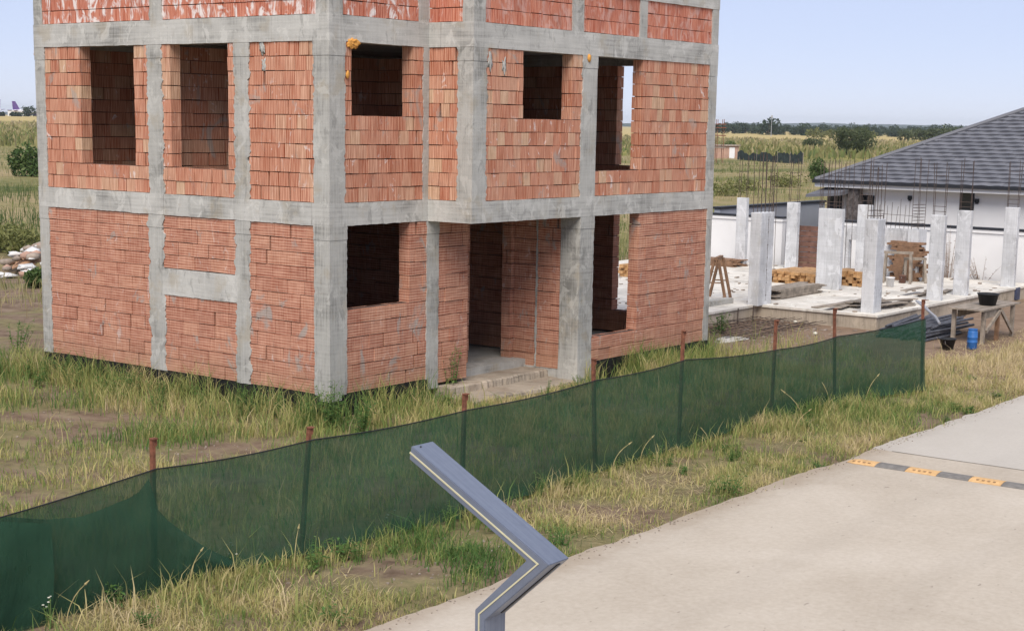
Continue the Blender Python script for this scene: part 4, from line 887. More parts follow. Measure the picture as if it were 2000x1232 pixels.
mb.add([(34.6, a[1], z_-.12), (36.2, a[1]-.1, z_+.02), (36.2, b[1], z_+.1), (34.8, b[1], z_-.02), (34.6, a[1], z_-.02), (36.2, a[1]-.1, z_+.25), (36.2, b[1], z_+.3), (34.8, b[1], z_+.1)], [(3, 2, 1, 0), (4, 5, 6, 7), (0, 1, 5, 4), (1, 2, 6, 5), (2, 3, 7, 6), (3, 0, 4, 7)]); mb.build('canopy', M['rooftile'], house)

# ---------------------------------------------------------------- grass, weeds, field
def projN(P):
    d = P-CAM; z = d@_fw; return 1000+FPX*(d@_rr)/z, 750-FPX*(d@_uu)/z, z
def blob_w(u, v, spots):                                            # summed soft weight of patches given where they lie in the photo
    w_ = np.zeros(len(u))
    for (cu, cv, ru, rv, k) in spots: w_ = np.maximum(w_, k*np.clip(1.5-np.sqrt(((u-cu)/ru)**2+((v-cv)/rv)**2), 0, 1))
    return w_
def vn(x, y, s, seed): return np.array([mnoise.noise((a*s, b*s, seed)) for a, b in zip(x, y)])
def make_blades(name, x, y, h, wd, tone, lean, mat, label, cat='grass', zoff=-0.02, flat=None, curve=0.5):
    n = len(x); z = np.array([gh(a, b) for a, b in zip(x, y)])+zoff
    az = RNG.uniform(0, 2*math.pi, n); fa = RNG.uniform(0, math.pi, n)
    d = np.stack([np.cos(az), np.sin(az)], 1); sd = np.stack([np.cos(fa), np.sin(fa)], 1)
    ln = lean*RNG.uniform(0.3, 1.5, n)*h; hz_ = np.sqrt(np.maximum((h**2-ln**2*0.8), (0.25*h)**2))
    if flat is not None: hz_ = np.where(flat, h*RNG.uniform(0.05, 0.3, n), hz_); ln = np.where(flat, h*RNG.uniform(0.7, 1.0, n), ln)
    def lv(f, ww, df): 
        c = np.stack([x, y], 1)+d*(ln*df)[:, None]; zz = z+hz_*f
        return np.concatenate([c-sd*(wd*ww)[:, None], zz[:, None]], 1), np.concatenate([c+sd*(wd*ww)[:, None], zz[:, None]], 1)
    a0, b0 = lv(0, 0.5, 0); a1, b1 = lv(0.58, 0.42, 0.28); t_ = np.concatenate([np.stack([x, y], 1)+d*ln[:, None], (z+hz_*(1-0.35*curve*np.clip(ln/h, 0, 1)))[:, None]], 1)
    V = np.stack([a0, b0, b1, a1, t_], 1).reshape(-1, 3); k = np.arange(n)*5
    o = bulk(name, V, np.stack([k, k+1, k+2, k+3], 1), np.stack([k+3, k+2, k+4], 1), mat, {'tone': np.repeat(tone, 5)})
    tag(o, label, cat, kind='stuff'); return o
BARE = [(130, 822, 190, 22, 1), (30, 852, 60, 14, 0.9), (380, 887, 160, 17, 1), (800, 1130, 110, 34, 1), (690, 1085, 50, 16, .7), (960, 1055, 90, 26, .95), (870, 1030, 60, 14, .7), (300, 905, 110, 16, .6), (1450, 660, 200, 40, 1), (500, 868, 60, 10, .6)]
DRY = [(1150, 1010, 120, 40, 1), (1350, 945, 150, 34, .9), (1290, 990, 90, 30, .6), (220, 1215, 160, 28, .8), (620, 1170, 120, 45, .5), (1950, 700, 200, 70, 1), (1620, 850, 160, 30, .5), (420, 740, 160, 40, .3), (1000, 770, 120, 20, .6), (740, 820, 90, 25, .45), (90, 690, 90, 60, .35), (250, 960, 150, 40, .5)]
GREEN = [(180, 715, 170, 34, .55), (520, 775, 110, 26, .7), (800, 770, 90, 22, .5), (880, 1090, 140, 60, 1), (1120, 1050, 70, 40, .8), (1420, 960, 60, 34, .9), (1640, 820, 180, 30, .45), (670, 800, 90, 50, 1), (300, 865, 130, 20, .8), (40, 690, 70, 60, .6), (1240, 705, 120, 24, .9), (1400, 640, 40, 40, 1), (640, 1190, 70, 40, .7), (100, 800, 80, 20, .6)]
def grass_zone(name, n, x0, x1, y0, y1, hfun, label, wmul=1.0):
    x = RNG.uniform(x0, x1, n); y = RNG.uniform(y0, y1, n); P = np.stack([x, y, np.full(n, G)], 1); u, v, z = projN(P)
    keep = (u > -160) & (u < 2160) & (v < 1420) & (v > 200)
    keep &= ~((x > -0.03) & (x < LV) & (y > -0.02) & (y < LU)) & ~((x > 2.7) & (x < LV) & (y > -1.06) & (y < LU))
    keep &= ~((x > 13.4) & (y > 1.6) & (y < 13)) & ~((x > 18.4) & (y > -1.95) & (y < 13))
    x, y, u, v, z = x[keep], y[keep], u[keep], v[keep], z[keep]
    nz_ = vn(x, y, 0.8, 1.0); n2 = vn(x, y, 2.4, 7.0)
    dens = np.clip(0.55+1.1*nz_+0.8*n2, 0.04, 1)*(1-0.97*np.clip(blob_w(u, v, BARE), 0, 1))
    dens = np.where((x > 11.6) & (y > -5.0), dens*np.clip(0.25+1.1*vn(x, y, 0.5, 4.0), 0.03, 1), dens)
    k = RNG.uniform(0, 1, len(x)) < dens; x, y, u, v, nz_, n2 = x[k], y[k], u[k], v[k], nz_[k], n2[k]
    dry = blob_w(u, v, DRY); gr = blob_w(u, v, GREEN)
    tone = np.clip(0.41+0.60*n2*0.8+0.30*nz_+0.42*dry-0.40*gr+RNG.normal(0, 0.12, len(x)), 0, 1)
    h, wd, lean, flat = hfun(x, y, u, v, dry, gr, nz_, tone)
    make_blades(name, x, y, h, wd*wmul, tone, lean, M['grass'], label, flat=flat)
def verge_h(x, y, u, v, dry, gr, nz_, tone):
    n = len(x); near = np.exp(-((y+6.2)/0.5)**2); h = RNG.uniform(0.07, 0.20, n)*(1+0.7*gr+0.5*near+0.4*(x > 3)); tall = RNG.uniform(0, 1, n) < 0.012+0.03*near; h = np.where(tall, RNG.uniform(0.3, 0.65, n), h)
    edge = np.clip((y+8.55)/0.25, 0.55, 1); flat = (RNG.uniform(0, 1, n) < (0.12+0.6*dry)) & ~tall
    return h*edge*np.where(flat, 1.5, 1), np.full(n, 0.011)*RNG.uniform(0.6, 1.4, n), np.full(n, 0.55), flat
grass_zone('verge_grass', 165000, -13.5, 30, -8.58, -5.6, verge_h, 'mixed green and straw grass on the verge between road and net fence')
def yard_h(x, y, u, v, dry, gr, nz_, tone):
    n = len(x); wl = np.where(y > -0.5, np.exp(-np.clip(-x, 0, 9)/1.6), np.exp(-np.clip(np.where(x > 6, -WB-y, np.where(x > 0, -y, 3)), 0, 9)/1.2))
    h = RNG.uniform(0.08, 0.22, n)*(1+2.7*wl+0.6*gr)*(1+0.4*nz_); tall = RNG.uniform(0, 1, n) < 0.02+0.10*wl; h = np.where(tall, RNG.uniform(0.35, 0.75, n), h)
    h = np.where((x > 2.6) & (x < 6.2) & (y > -2.2), h*0.45, h)
    return h, np.full(n, 0.012)*RNG.uniform(0.6, 1.5, n), np.full(n, 0.45), RNG.uniform(0, 1, n) < 0.06+0.1*dry
grass_zone('yard_grass', 120000, -13.0, 0.0, -6.0, 14, yard_h, 'tall uncut grass in the yard left of the brick building')
grass_zone('front_grass', 80000, 0.0, 15, -6.0, 0.0, yard_h, 'uncut grass between the net fence and the building front')
def field():
    n = 120000; r_ = np.exp(RNG.uniform(math.log(30), math.log(640), n)); a0 = YAW; a = a0+RNG.uniform(-0.42, 0.42, n); x = CAM[0]+r_*np.cos(a); y = CAM[1]+r_*np.sin(a)
    keep = ~((x > -14) & (x < 13.6) & (y < 14)) & ~((x > 13) & (x < 49) & (y > -3) & (y < 13)) & (y > -3) & ~((x > 30) & (x < 60) & (y < 10))
    x, y, r_ = x[keep], y[keep], r_[keep]; nz_ = vn(x, y, 0.05, 2.0); n2 = vn(x, y, 0.3, 5.0)
    D = np.hypot(x, y); crop = (D > 245)
    left = (np.arctan2(y-CAM[1], x-CAM[0]) > 0.86)
    k = RNG.uniform(0, 1, len(x)) < np.clip(0.5+1.3*nz_+0.8*n2, 0.05, 1); x, y, r_, nz_, n2, crop, D, left = (q[k] for q in (x, y, r_, nz_, n2, crop, D, left))
    m_ = len(x); grn = np.exp(-((D-48)/12)**2)*left*0.45+0.35*np.exp(-((D-70)/18)**2)
    tone = np.clip(0.62-0.9*nz_-0.5*n2-grn+RNG.normal(0, 0.1, m_), 0, 1); tone = np.where(crop, np.clip(0.40+0.35*(D-245)/400+0.4*nz_+RNG.normal(0, .1, m_), 0, 1), tone)
    h = np.where(crop, RNG.uniform(1.0, 2.2, m_), RNG.uniform(0.25, 0.7, m_)*(1+1.2*grn)); wd = np.where(crop, 0.18, 0.03)*(0.6+r_/130)
    make_blades('field_plants', x, y, h, wd, tone, np.full(m_, 0.4), M['field'], 'dry and green wild plants and crops over the open fields', 'field plants')
field()

# hay: cut straw lying on the verge
def straw():
    n = 16000; x = RNG.uniform(-12, 26, n); y = RNG.uniform(-8.5, -4.6, n); P = np.stack([x, y, np.full(n, G)], 1); u, v, z = projN(P); d_ = blob_w(u, v, DRY)
    k = RNG.uniform(0, 1, n) < d_*0.95; x, y = x[k], y[k]; m_ = len(x)
    make_blades('straw_litter', x, y, RNG.uniform(0.15, 0.4, m_), np.full(m_, 0.010), np.clip(RNG.normal(0.9, 0.1, m_), 0, 1), np.full(m_, .9), M['grass'], 'cut straw lying in flattened patches along the verge', 'straw', 0.02, np.ones(m_, bool))
straw()

def leaf_cloud(cs, rs, n, size, rng, sq=1.0):
    """n leaf quads spread through clumps cs with radii rs"""
    cs = np.asarray(cs); rs = np.asarray(rs); i = rng.integers(0, len(cs), n); v = rng.normal(size=(n, 3)); v /= np.linalg.norm(v, axis=1)[:, None]
    p_ = cs[i]+v*(rs[i]*rng.uniform(0.35, 1.05, n)**0.6)[:, None]*np.array((1, 1, sq)); a = rng.normal(size=(n, 3)); a /= np.linalg.norm(a, axis=1)[:, None]; b = np.cross(a, rng.normal(size=(n, 3))); b /= np.linalg.norm(b, axis=1)[:, None]
    s = (size*rng.uniform(0.6, 1.4, n))[:, None]; V = np.stack([p_-a*s, p_-b*s*0.45, p_+a*s, p_+b*s*0.45], 1).reshape(-1, 3); k = np.arange(n)*4
    return V, np.stack([k, k+1, k+2, k+3], 1)
def tree(name, label, cat, x, y, z, h, w_, nleaf, lsz, mat, group=None, seed=0, trunk=0.25, clumps=14, squat=0.8):
    rng = np.random.default_rng(seed+100); t = thing(name, label, cat, (x, y, z), group); mb = MB(); top = h*0.62; rr0 = max(0.03, h*0.028)
    mb.tube([(x, y, z-.1), (x+rng.normal()*h*.02, y, z+h*trunk), (x+rng.normal()*h*.04, y+rng.normal()*h*.04, z+top)], [rr0, rr0*.75, rr0*.25], 7)
    cs = []; rs = []
    for k in range(clumps):
        a = rng.uniform(0, 2*math.pi); q = rng.uniform(0, 1)**0.6; zz = z+h*rng.uniform(trunk*0.8, 0.84); prof = math.sin(math.pi*min(1, max(0.12, (zz-z)/h*0.98)))**0.6
        c = (x+math.cos(a)*w_/2*q*0.72*prof, y+math.sin(a)*w_/2*q*0.72*prof, zz); cs.append(c); rs.append(w_*rng.uniform(0.12, 0.24))
        mb.tube([(x, y, z+h*trunk*rng.uniform(.6, 1.4)), tuple((np.array((x, y, zz-h*.1))+np.array(c))/2), c], [rr0*.45, rr0*.28, rr0*.1], 5)
    mb.build('trunk', M['bark'], t); V, Q = leaf_cloud(cs, rs, nleaf, lsz, rng, squat); V[:, 2] = np.maximum(V[:, 2], z+0.03)
    o = bulk('crown', V, Q, np.zeros((0, 3), int), M[mat]); attach(o, t); return t
def weed(name, label, x, y, h, spread, nst, lsz, nl, mat='weed', seed=0, group=None, cat='weed', flower=False, z=None, stem='weed'):
    rng = np.random.default_rng(seed+500); z = gh(x, y) if z is None else z; t = thing(name, label, cat, (x, y, z), group); mb = MB(); V = []; Q = []; tops = []
    for s in range(nst):
        a = rng.uniform(0, 2*math.pi); q = spread*rng.uniform(0.15, 1); bx, by = x+math.cos(a)*q*0.35, y+math.sin(a)*q*0.35; tx, ty = x+math.cos(a)*q, y+math.sin(a)*q; hh = h*rng.uniform(0.6, 1.05)
        pts = [np.array((bx, by, z-.03)), np.array(((bx+tx)/2, (by+ty)/2, z+hh*0.55)), np.array((tx, ty, z+hh))]; mb.tube(pts, [0.006, 0.005, 0.002], 4); tops.append(pts[-1])
        for k in range(nl):
            f = rng.uniform(0.12, 1); P = pts[0]*(1-f)**2+2*f*(1-f)*pts[1]+f*f*pts[2]; d = rng.normal(size=3); d[2] = abs(d[2])*0.5-0.15; d /= np.linalg.norm(d); sd = np.cross(d, (0, 0, 1)); sd /= np.linalg.norm(sd); L = lsz*rng.uniform(0.6, 1.3)*(1.15-0.5*f)
            i = len(V); V += [P, P+d*L*0.5-sd*L*0.24, P+d*L+np.array((0, 0, -.25*L)), P+d*L*0.5+sd*L*0.24]; Q.append((i, i+1, i+2, i+3))
    mb.build('stems', M[stem], t); m2 = MB(); m2.add(V, Q); m2.build('leaves', M[mat], t)
    if flower:
        m3 = MB(); [m3.lathe(tuple(q), [(0.004, 0), (0.016, 0.008), (0.004, 0.014)], 7) for q in tops]; m3.build('flowers', M['petal'], t)
    return t
M['shedb'] = plain('shed_brick', (0.42, 0.27, 0.21), 0.9, 0.2, 1.0); M['cardboard'] = plain('cardboard', (0.40, 0.24, 0.15), 0.9, 0.2, 3); M['sheet'] = plain('white_sheet', (0.66, 0.66, 0.66), 0.7, 0.1, 3); M['rubble'] = plain('rubble', (0.30, 0.25, 0.21), 0.95, 0.4, 3)
def at(u, v, z=G): return onz(u, v, z)[:2]
# weeds that stand out one by one
for k, (u, v, h, sp, ns, ls, nl, lb) in enumerate(((650, 838, 0.85, 0.42, 16, 0.10, 16, 'bushy green weed at the nearest corner of the brick building'), (705, 845, 0.75, 0.38, 14, 0.09, 16, 'bushy green weed just right of the nearest building corner'), (610, 830, 0.5, 0.35, 11, 0.08, 12, 'low green weed left of the nearest building corner'),
        (880, 772, 1.0, 0.28, 9, 0.10, 13, 'tall green weed beside the left edge of the porch step'), (1408, 652, 0.62, 0.35, 14, 0.13, 8, 'green tuft growing at the right corner of the brick building'), (1195, 722, 0.45, 0.35, 12, 0.09, 9, 'leafy weed behind the net right of the porch'), (1375, 690, 0.5, 0.3, 11, 0.09, 9, 'leafy weed behind the net near the right building corner'),
        (30, 690, 0.75, 0.5, 15, 0.10, 12, 'leafy green weed left of the building at the picture edge'), (120, 735, 0.45, 0.4, 13, 0.08, 10, 'low leafy weed before the left end of the brick wall'), (340, 850, 0.22, 0.35, 12, 0.06, 9, 'small spreading green plant on the bare soil left of the building'),
        (1415, 962, 0.26, 0.34, 13, 0.09, 8, 'green leafy weed on the verge edge beside the road'), (612, 1120, 0.42, 0.14, 6, 0.09, 7, 'upright weed with leaves before the net by the second post'), (225, 1190, 0.32, 0.15, 6, 0.10, 7, 'young leafy weed before the net at lower left'), (700, 1095, 0.3, 0.22, 8, 0.07, 8, 'small weed in front of the net left of the lamp'),
        (655, 1222, 0.2, 0.22, 9, 0.08, 7, 'low green weed at the bottom edge near the road'), (1090, 1062, 0.2, 0.3, 10, 0.07, 8, 'low green weed right of the lamp arm'))):
    x, y = at(u, v); weed('weed', lb, x, y, h, sp, ns, ls, nl, seed=k)
for k, (u, v, h, lb) in enumerate(((100, 1228, 0.34, 'pale flowering weed at the lower left before the net'), (440, 1118, 0.34, 'weed with pale seed heads before the slung net'), (760, 1040, 0.3, 'thin pale flowering weed against the net left of the lamp tip'))):
    x, y = at(u, v); weed('flowering_weed', lb, x, y, h, 0.16, 5, 0.06, 4, seed=40+k, flower=True)
rw = random.Random(77); nw = 0
while nw < 34:
    x, y = rw.uniform(-11, 14), rw.uniform(-8.35, -6.25); u, v = proj((x, y, G))
    if not (0 < u < 1990 and v < 1225): continue
    weed('broadleaf_weed', 'small broadleaf weed among the grass of the verge', x, y, rw.uniform(0.08, 0.2), rw.uniform(0.10, 0.24), rw.randint(6, 10), rw.uniform(0.05, 0.10), 6, seed=700+nw, group='small broadleaf weeds on the verge'); nw += 1
for k in range(22):
    y = rw.uniform(0.2, 8.0); weed('wall_weed', 'leafy weed growing along the foot of the left brick wall', -rw.uniform(0.25, 1.5), y, rw.uniform(0.3, 0.62), rw.uniform(0.18, 0.38), rw.randint(8, 12), rw.uniform(0.06, 0.11), 10, 'weed' if k % 3 else 'leaf_yellow', 800+k, 'weeds along the left wall')
for k in range(12):
    x = rw.uniform(0.8, 10.8); weed('front_weed', 'leafy weed growing along the foot of the front wall', x, (-1.3 if x > 6.3 else (-0.35 if x < 2.6 else -1.45))-rw.uniform(0, 0.5), rw.uniform(0.2, 0.5), rw.uniform(0.16, 0.3), rw.randint(7, 11), rw.uniform(0.06, 0.1), 9, seed=840+k, group='weeds along the front wall')
for k in range(16):
    f = rw.uniform(0.6, 7.9); i = int(f); P = feet[i]*(1-f+i)+feet[i+1]*(f-i); weed('fence_weed', 'leafy weed growing against the road side of the net', P[0], P[1]-rw.uniform(0.12, 0.4), rw.uniform(0.2, 0.45), rw.uniform(0.1, 0.24), rw.randint(5, 9), rw.uniform(0.05, 0.1), 7, 'weed' if k % 3 else 'leaf_yellow', 870+k, 'weeds against the net')
def stalk(u, v, h, lean, lb, k):
    x, y = at(u, v); z = gh(x, y); t = thing('grass_stalk', lb, 'grass stalk', (x, y, z)); mb = MB(); rng = random.Random(k); d = np.array((lean*0.7, -lean*0.7, 0)); p0 = np.array((x, y, z))
    pts = [p0+d*h*f*f+np.array((0, 0, h*(f-0.25*abs(lean)*f**3))) for f in np.linspace(0, 1, 7)]; mb.tube(pts, [0.006]*5+[0.005, 0.003], 4); mb.build('stem', M['straw_s'], t)
    m2 = MB(); m2.tube([pts[-1], pts[-1]+(pts[-1]-pts[-2])*0.7], [0.014, 0.003], 5); m2.build('seed_head', M['straw_s'], t)
M['straw_s'] = plain('straw_stem', (0.42, 0.34, 0.17), 0.85, 0.3, 12)
for k, (u, v, h, l, lb) in enumerate(((1570, 838, 0.75, -0.5, 'long bent grass stalk before the net at the sixth post'), (1385, 868, 0.62, -0.9, 'arching straw stalk before the net at the fifth post'), (1195, 925, 0.5, 0.5, 'thin grass stalk before the net by the fourth post'), (1250, 905, 0.45, 0.4, 'dry seed stalk before the net right of the fourth post'), (1620, 800, 0.7, -0.4, 'tall grass stalk before the net at the seventh post'), (1690, 790, 0.6, 0.35, 'tall green stalk before the last net panel'), (370, 1145, 0.45, 0.3, 'dry seed stalk before the slung net'), (130, 1225, 0.5, 0.4, 'leaning dry stalk at the lower left'), (575, 1110, 0.5, 0.1, 'upright dry stalk at the foot of the second post'), (1550, 850, 0.5, 0.5, 'bent straw stalk on the verge before the sixth post'))): stalk(u, v, h, l, lb, k)
# dry shrubs at the white wall
for k, (u, v, h, sp, lb) in enumerate(((1850, 548, 1.75, 0.6, 'bare brown shrub between two right columns before the white wall'), (1912, 552, 0.75, 0.9, 'low dry brush at the foot of the white wall'), (1545, 500, 0.8, 0.6, 'dry brown brush behind the left columns'), (1406, 512, 1.2, 0.15, 'thin bare sapling against the white wall at left'), (1502, 470, 2.1, 0.35, 'thin dry bush behind the wide left column'))):
    x, y = at(u, v, -0.1); weed('dry_shrub', lb, x+ (0.2 if k else 0), y, h, sp, 22 if k != 3 else 4, 0.10, 4, 'twig', 60+k, z=0.0, cat='shrub', stem='twig')
# debris on the soil
peb = MB(); rs = random.Random(8)
for k in range(260):
    u, v = rs.choice(((360, 872, 50, 8), (520, 870, 40, 8), (800, 1130, 120, 35), (300, 830, 250, 40), (950, 1060, 80, 25), (1500, 650, 160, 30)))[:2], 0
    c = rs.choice(((360, 872, 45, 8), (130, 825, 150, 18), (800, 1130, 90, 25), (400, 887, 120, 12), (950, 1060, 70, 20), (1500, 650, 120, 25)))
    x, y = at(c[0]+rs.gauss(0, c[2]), c[1]+rs.gauss(0, c[3])); s = rs.uniform(0.005, 0.016); z = gh(x, y); peb.box(x-s, x+s, y-s*rs.uniform(.5, 1), y+s*rs.uniform(.5, 1), z-.01, z+s*1.1, 0, s*0.35)
for k in range(420):
    z_ = G+0.026; x = rs.uniform(-11, 14); y = -8.45-abs(rs.gauss(0, 0.10)); s = rs.uniform(0.003, 0.009); peb.box(x-s, x+s, y-s, y+s, z_, z_+s*1.2, 0, s*0.3)
for k in range(260):
    x = rs.uniform(14, 30); y = rs.uniform(-1.7, 10)
    if x < 18.6 and y < 1.8: continue
    s = rs.uniform(0.01, 0.05); peb.box(x-s, x+s*rs.uniform(1, 3), y-s, y+s, 0.004, 0.004+s*rs.uniform(.3, .9), 0, s*0.2)
for k in range(260):
    x = rs.uniform(12, 18.3); y = rs.uniform(-3, 1.5); s = rs.uniform(0.01, 0.04); peb.box(x-s, x+s*rs.uniform(1, 3), y-s, y+s, G, G+s*rs.uniform(.5, 1.2), 0, s*0.2)
tag(peb.build('pebbles', M['rubble']), 'pebbles and crumbs scattered on bare soil, slab and road edge', 'pebbles', kind='stuff')

# ---------------------------------------------------------------- far left: rubbish heap, bushes, aircraft, tree line
c0 = np.array(onz(36, 548, G)); ax_r = np.array((0.607, -0.795, 0)); ax_f = np.array((0.786, 0.597, 0)); ax_f /= np.linalg.norm(ax_f)
mound = blob(c0+ax_f*3.2+np.array((0, 0, -0.1)), 1.0, 5, 'rubble_mound', 'ground', None, 3, 0.4, (1.5, 2.6, 0.62)); tag(mound, 'heap of building rubble on the ground left of the building', 'rubble heap')
rs = random.Random(21); items = [('white crumpled plastic sheet on the rubble heap', 'plastic_sheet', 'sheet', 16), ('pale broken brick on the rubble heap', 'brick_chunk', 'rubble', 22), ('reddish roof tile piece on the rubble heap', 'tile_piece', 'shedb', 12)]
for lb, nm, mt, n in items:
    for k in range(n):
        c = c0+ax_r*rs.uniform(-1.1, 1.0)+ax_f*rs.uniform(0.4, 5.0); d_ = math.hypot((c-c0-ax_f*3.2)@ax_r/1.6, (c-c0-ax_f*3.2)@ax_f/2.8); zz = G+max(0.05, 0.85*(1-d_*d_))
        if nm == 'plastic_sheet': o = blob((c[0], c[1], zz+.04), rs.uniform(.10, .26), rs.uniform(0, 90), nm, mt, None, 2, 1.1, (1.2, 0.9, 0.35))
        else: o = blob((c[0], c[1], zz+.03), rs.uniform(.12, .26), rs.uniform(0, 90), nm, mt, None, 1, 0.5, (1.2, 0.8, 0.6))
        tag(o, lb, 'sheet' if nm == 'plastic_sheet' else 'rubble piece', nm.replace('_', ' ')+'s on the rubble heap')
mb = MB(); c = c0+ax_r*(-0.15)+ax_f*1.6; n_ = 8; vs = []
for i in range(n_+1):
    for j in range(2): f = i/n_; P = c+ax_r*(f-0.5)*1.25+ax_f*(j*0.75)+np.array((0, 0, 0.18+0.28*math.sin(math.pi*f)*(0.8+0.2*j)+0.25*j)); vs.append(P)
mb.add(vs, [(2*i, 2*i+2, 2*i+3, 2*i+1) for i in range(n_)]); o = mb.build('cardboard_sheet', M['cardboard']); sm = o.modifiers.new('s', 'SOLIDIFY'); sm.thickness = 0.02; tag(o, 'brown curved cardboard sheet on the rubble heap', 'cardboard')
for k, (u, v, h, w_, nl, mt, lb) in enumerate(((60, 345, 2.7, 4.4, 1500, 'leaf', 'rounded green bush in the field left of the building'), (50, 500, 0.9, 2.6, 1500, 'leaf_yellow', 'low green bush behind the rubble heap'), (8, 490, 0.9, 2.6, 1500, 'leaf_yellow', 'low bush at the left picture edge behind the rubble'), (70, 562, 0.6, 0.9, 700, 'leaf', 'small green bush at right side of the rubble heap'))):
    x, y = at(u, v); tree('bush', lb, 'bush', x, y, gh(x, y), h, w_, nl, 0.09 if v > 400 else 0.2, mt, None, 30+k, 0.12, 16)
def polar(u, dist): d = ray(u, 240); a = math.atan2(d[1], d[0]); return CAM[0]+dist*math.cos(a), CAM[1]+dist*math.sin(a)
M['fuselage'] = plain('white_fuselage', (0.70, 0.70, 0.74), 0.4, 0.03); M['purple'] = plain('purple_tail', (0.16, 0.09, 0.30), 0.5, 0.1); M['pink'] = plain('magenta', (0.45, 0.05, 0.30), 0.5, 0.1)
def plane(label, u, dist, heading, tail):
    x, y = polar(u, dist); z = gh(x, y); t = thing('aircraft', label, 'aircraft', (x, y, z)); d = np.array((math.cos(heading), math.sin(heading), 0)); s = np.array((-d[1], d[0], 0)); up = np.array((0, 0, 1.0)); o = np.array((x, y, z+3.6))
    mb = MB(); rings = []
    for f, r_, dz in ((0, .3, .9), (.06, .9, .7), (.2, 1.7, .25), (.35, 2.0, 0), (.85, 2.0, 0), (.93, 1.6, -.15), (.98, .8, -.4), (1, .2, -.5)): rings.append([tuple(o+d*37*f+up*dz+s*r_*math.cos(q)+up*r_*math.sin(q)) for q in np.linspace(0, 2*math.pi, 15)[:-1]])
    mb.loft(rings); mb.build('fuselage', M['fuselage'], t, True)
    def slab(pts, th, mat, name, nrm):
        m_ = MB(); n = len(pts); vs = [p_+nrm*th for p_ in pts]+[p_-nrm*th for p_ in pts]; m_.add(vs, [tuple(range(n)), tuple(range(n, 2*n))[::-1]]+[(i, n+i, n+(i+1) % n, (i+1) % n) for i in range(n)]); m_.build(name, M[mat], t)
    slab([o+d*1.0+up*1.4, o+d*7.5+up*1.7, o+d*3.2+up*8.2, o+d*0.4+up*8.2], .18, tail, 'tail_fin', s)
    for q in (-1, 1):
        slab([o+d*1.2+up*.9, o+d*4.6+up*.9, o+d*2.2+up*1.3+s*q*6, o+d*0.6+up*1.3+s*q*6], .12, tail, 'tailplane', up); slab([o+d*15-up*1, o+d*22-up*1, o+d*14.5+up*.8+s*q*17, o+d*13+up*.8+s*q*17], .25, 'fuselage', 'wing', up)
        m_ = MB(); c = o+d*17+s*q*5.8-up*2; m_.tube([c, c+d*4.5], [.8, 1.05], 12); m_.build('engine', M[tail], t)
        m_ = MB(); c = o+d*17.5+s*q*3.5; m_.tube([c-up*1.5, c-up*3.55], .3, 8); m_.build('landing_gear', M['anthracite'], t)
    m_ = MB(); c = o+d*32; m_.tube([c-up*1.5, c-up*3.55], .25, 8); m_.build('landing_gear', M['anthracite'], t)
lat = math.atan2(_r[1], _r[0])
plane('parked airliner with purple tail fin at the far left horizon', 3, 1190, lat+math.pi-0.25, 'purple'); plane('second parked airliner with dark tail right of the purple-tailed one', 24, 1330, lat+0.9, 'purple')
x, y = polar(38, 1500); t = thing('terminal_building', 'pale low airport building behind the parked aircraft', 'building', (x, y, 3.5)); mb = MB(); d = ax_r; mb.obox((x, y, 6.0), d*7, ax_f*10, (0, 0, 2.5)); mb.build('wall', M['render2'], t); mb = MB(); mb.obox((x, y, 8.8), d*7.4, ax_f*10.6, (0, 0, 0.3)); mb.build('roof', M['greywall'], t)
rs = random.Random(3)
for k in range(12):
    u = -70+k*16+rs.uniform(-6, 6); x, y = polar(u, rs.uniform(1240, 1420) if u > 40 else rs.uniform(1180, 1188)); hh = rs.uniform(6, 8.5) if u > 38 else rs.uniform(2.0, 3.2); tree('far_tree', 'dark tree in the tree line by the airport at the left horizon', 'tree', x, y, gh(x, y), hh, hh*1.9, 420, 0.85, 'leaf_far', 'trees by the airport', 200+k, 0.1, 12)

# ---------------------------------------------------------------- far right: field tree, shed, scaffold, net enclosure, tree lines
x, y = at(1668, 303); tree('field_tree', 'wide dark green tree standing in the field above the house roof', 'tree', x, y, G, 5.6, 9.8, 6000, 0.24, 'leaf_dull', None, 70, 0.08, 34)
x, y = at(1618, 292); tree('field_bush', 'yellowish bush just left of the wide field tree', 'bush', x-8, y, G, 2.6, 6.0, 1500, 0.22, 'leaf_dull', None, 71, 0.1, 14)
for k, (u, v, h, w_, lb) in enumerate(((1596, 355, 2.2, 3.2, 'green bush left of the house eave'), (1418, 382, 1.0, 4.6, 'low green bush right of the building corner'), (1452, 372, 0.8, 3.5, 'low green bush behind the leftmost foundation columns'), (1535, 366, 1.1, 4.0, 'low green bush between the rebar cages'), (1428, 300, 2.4, 3.6, 'dark bush beside the brick shed'))):
    x, y = at(u, v); tree('bush', lb, 'bush', x, y, gh(x, y), h, w_, 1800 if k in (0, 4) else 650, 0.13, 'leaf' if k in (0, 4) else 'leaf_yellow', None, 80+k, 0.1, 18 if k in (0, 4) else 26)
sh = at(1415, 309); t = thing('brick_shed', 'small pinkish brick shed far beyond the right building corner', 'shed', (*sh, G)); 
c = np.array((*sh, 0)); mb = MB(); mb.obox(c+np.array((0, 0, G+1.0)), ax_r*2.1, ax_f*1.6, (0, 0, 1.0)); mb.build('wall', M['shedb'], t); mb = MB(); mb.obox(c+np.array((0, 0, G+2.12)), ax_r*2.35, ax_f*1.9, (0, 0, 0.1)); mb.build('roof', M['rubble'], t)
mb = MB(); mb.obox(c-ax_f*1.62+ax_r*1.0+np.array((0, 0, G+0.9)), ax_r*.45, ax_f*.03, (0, 0, 0.9)); mb.build('door', M['render'], t)
sc = np.array((*at(1404, 318), 0)); t = thing('scaffold_tower', 'rusty scaffold tower rising far beyond the right building corner', 'scaffold', (sc[0], sc[1], G))
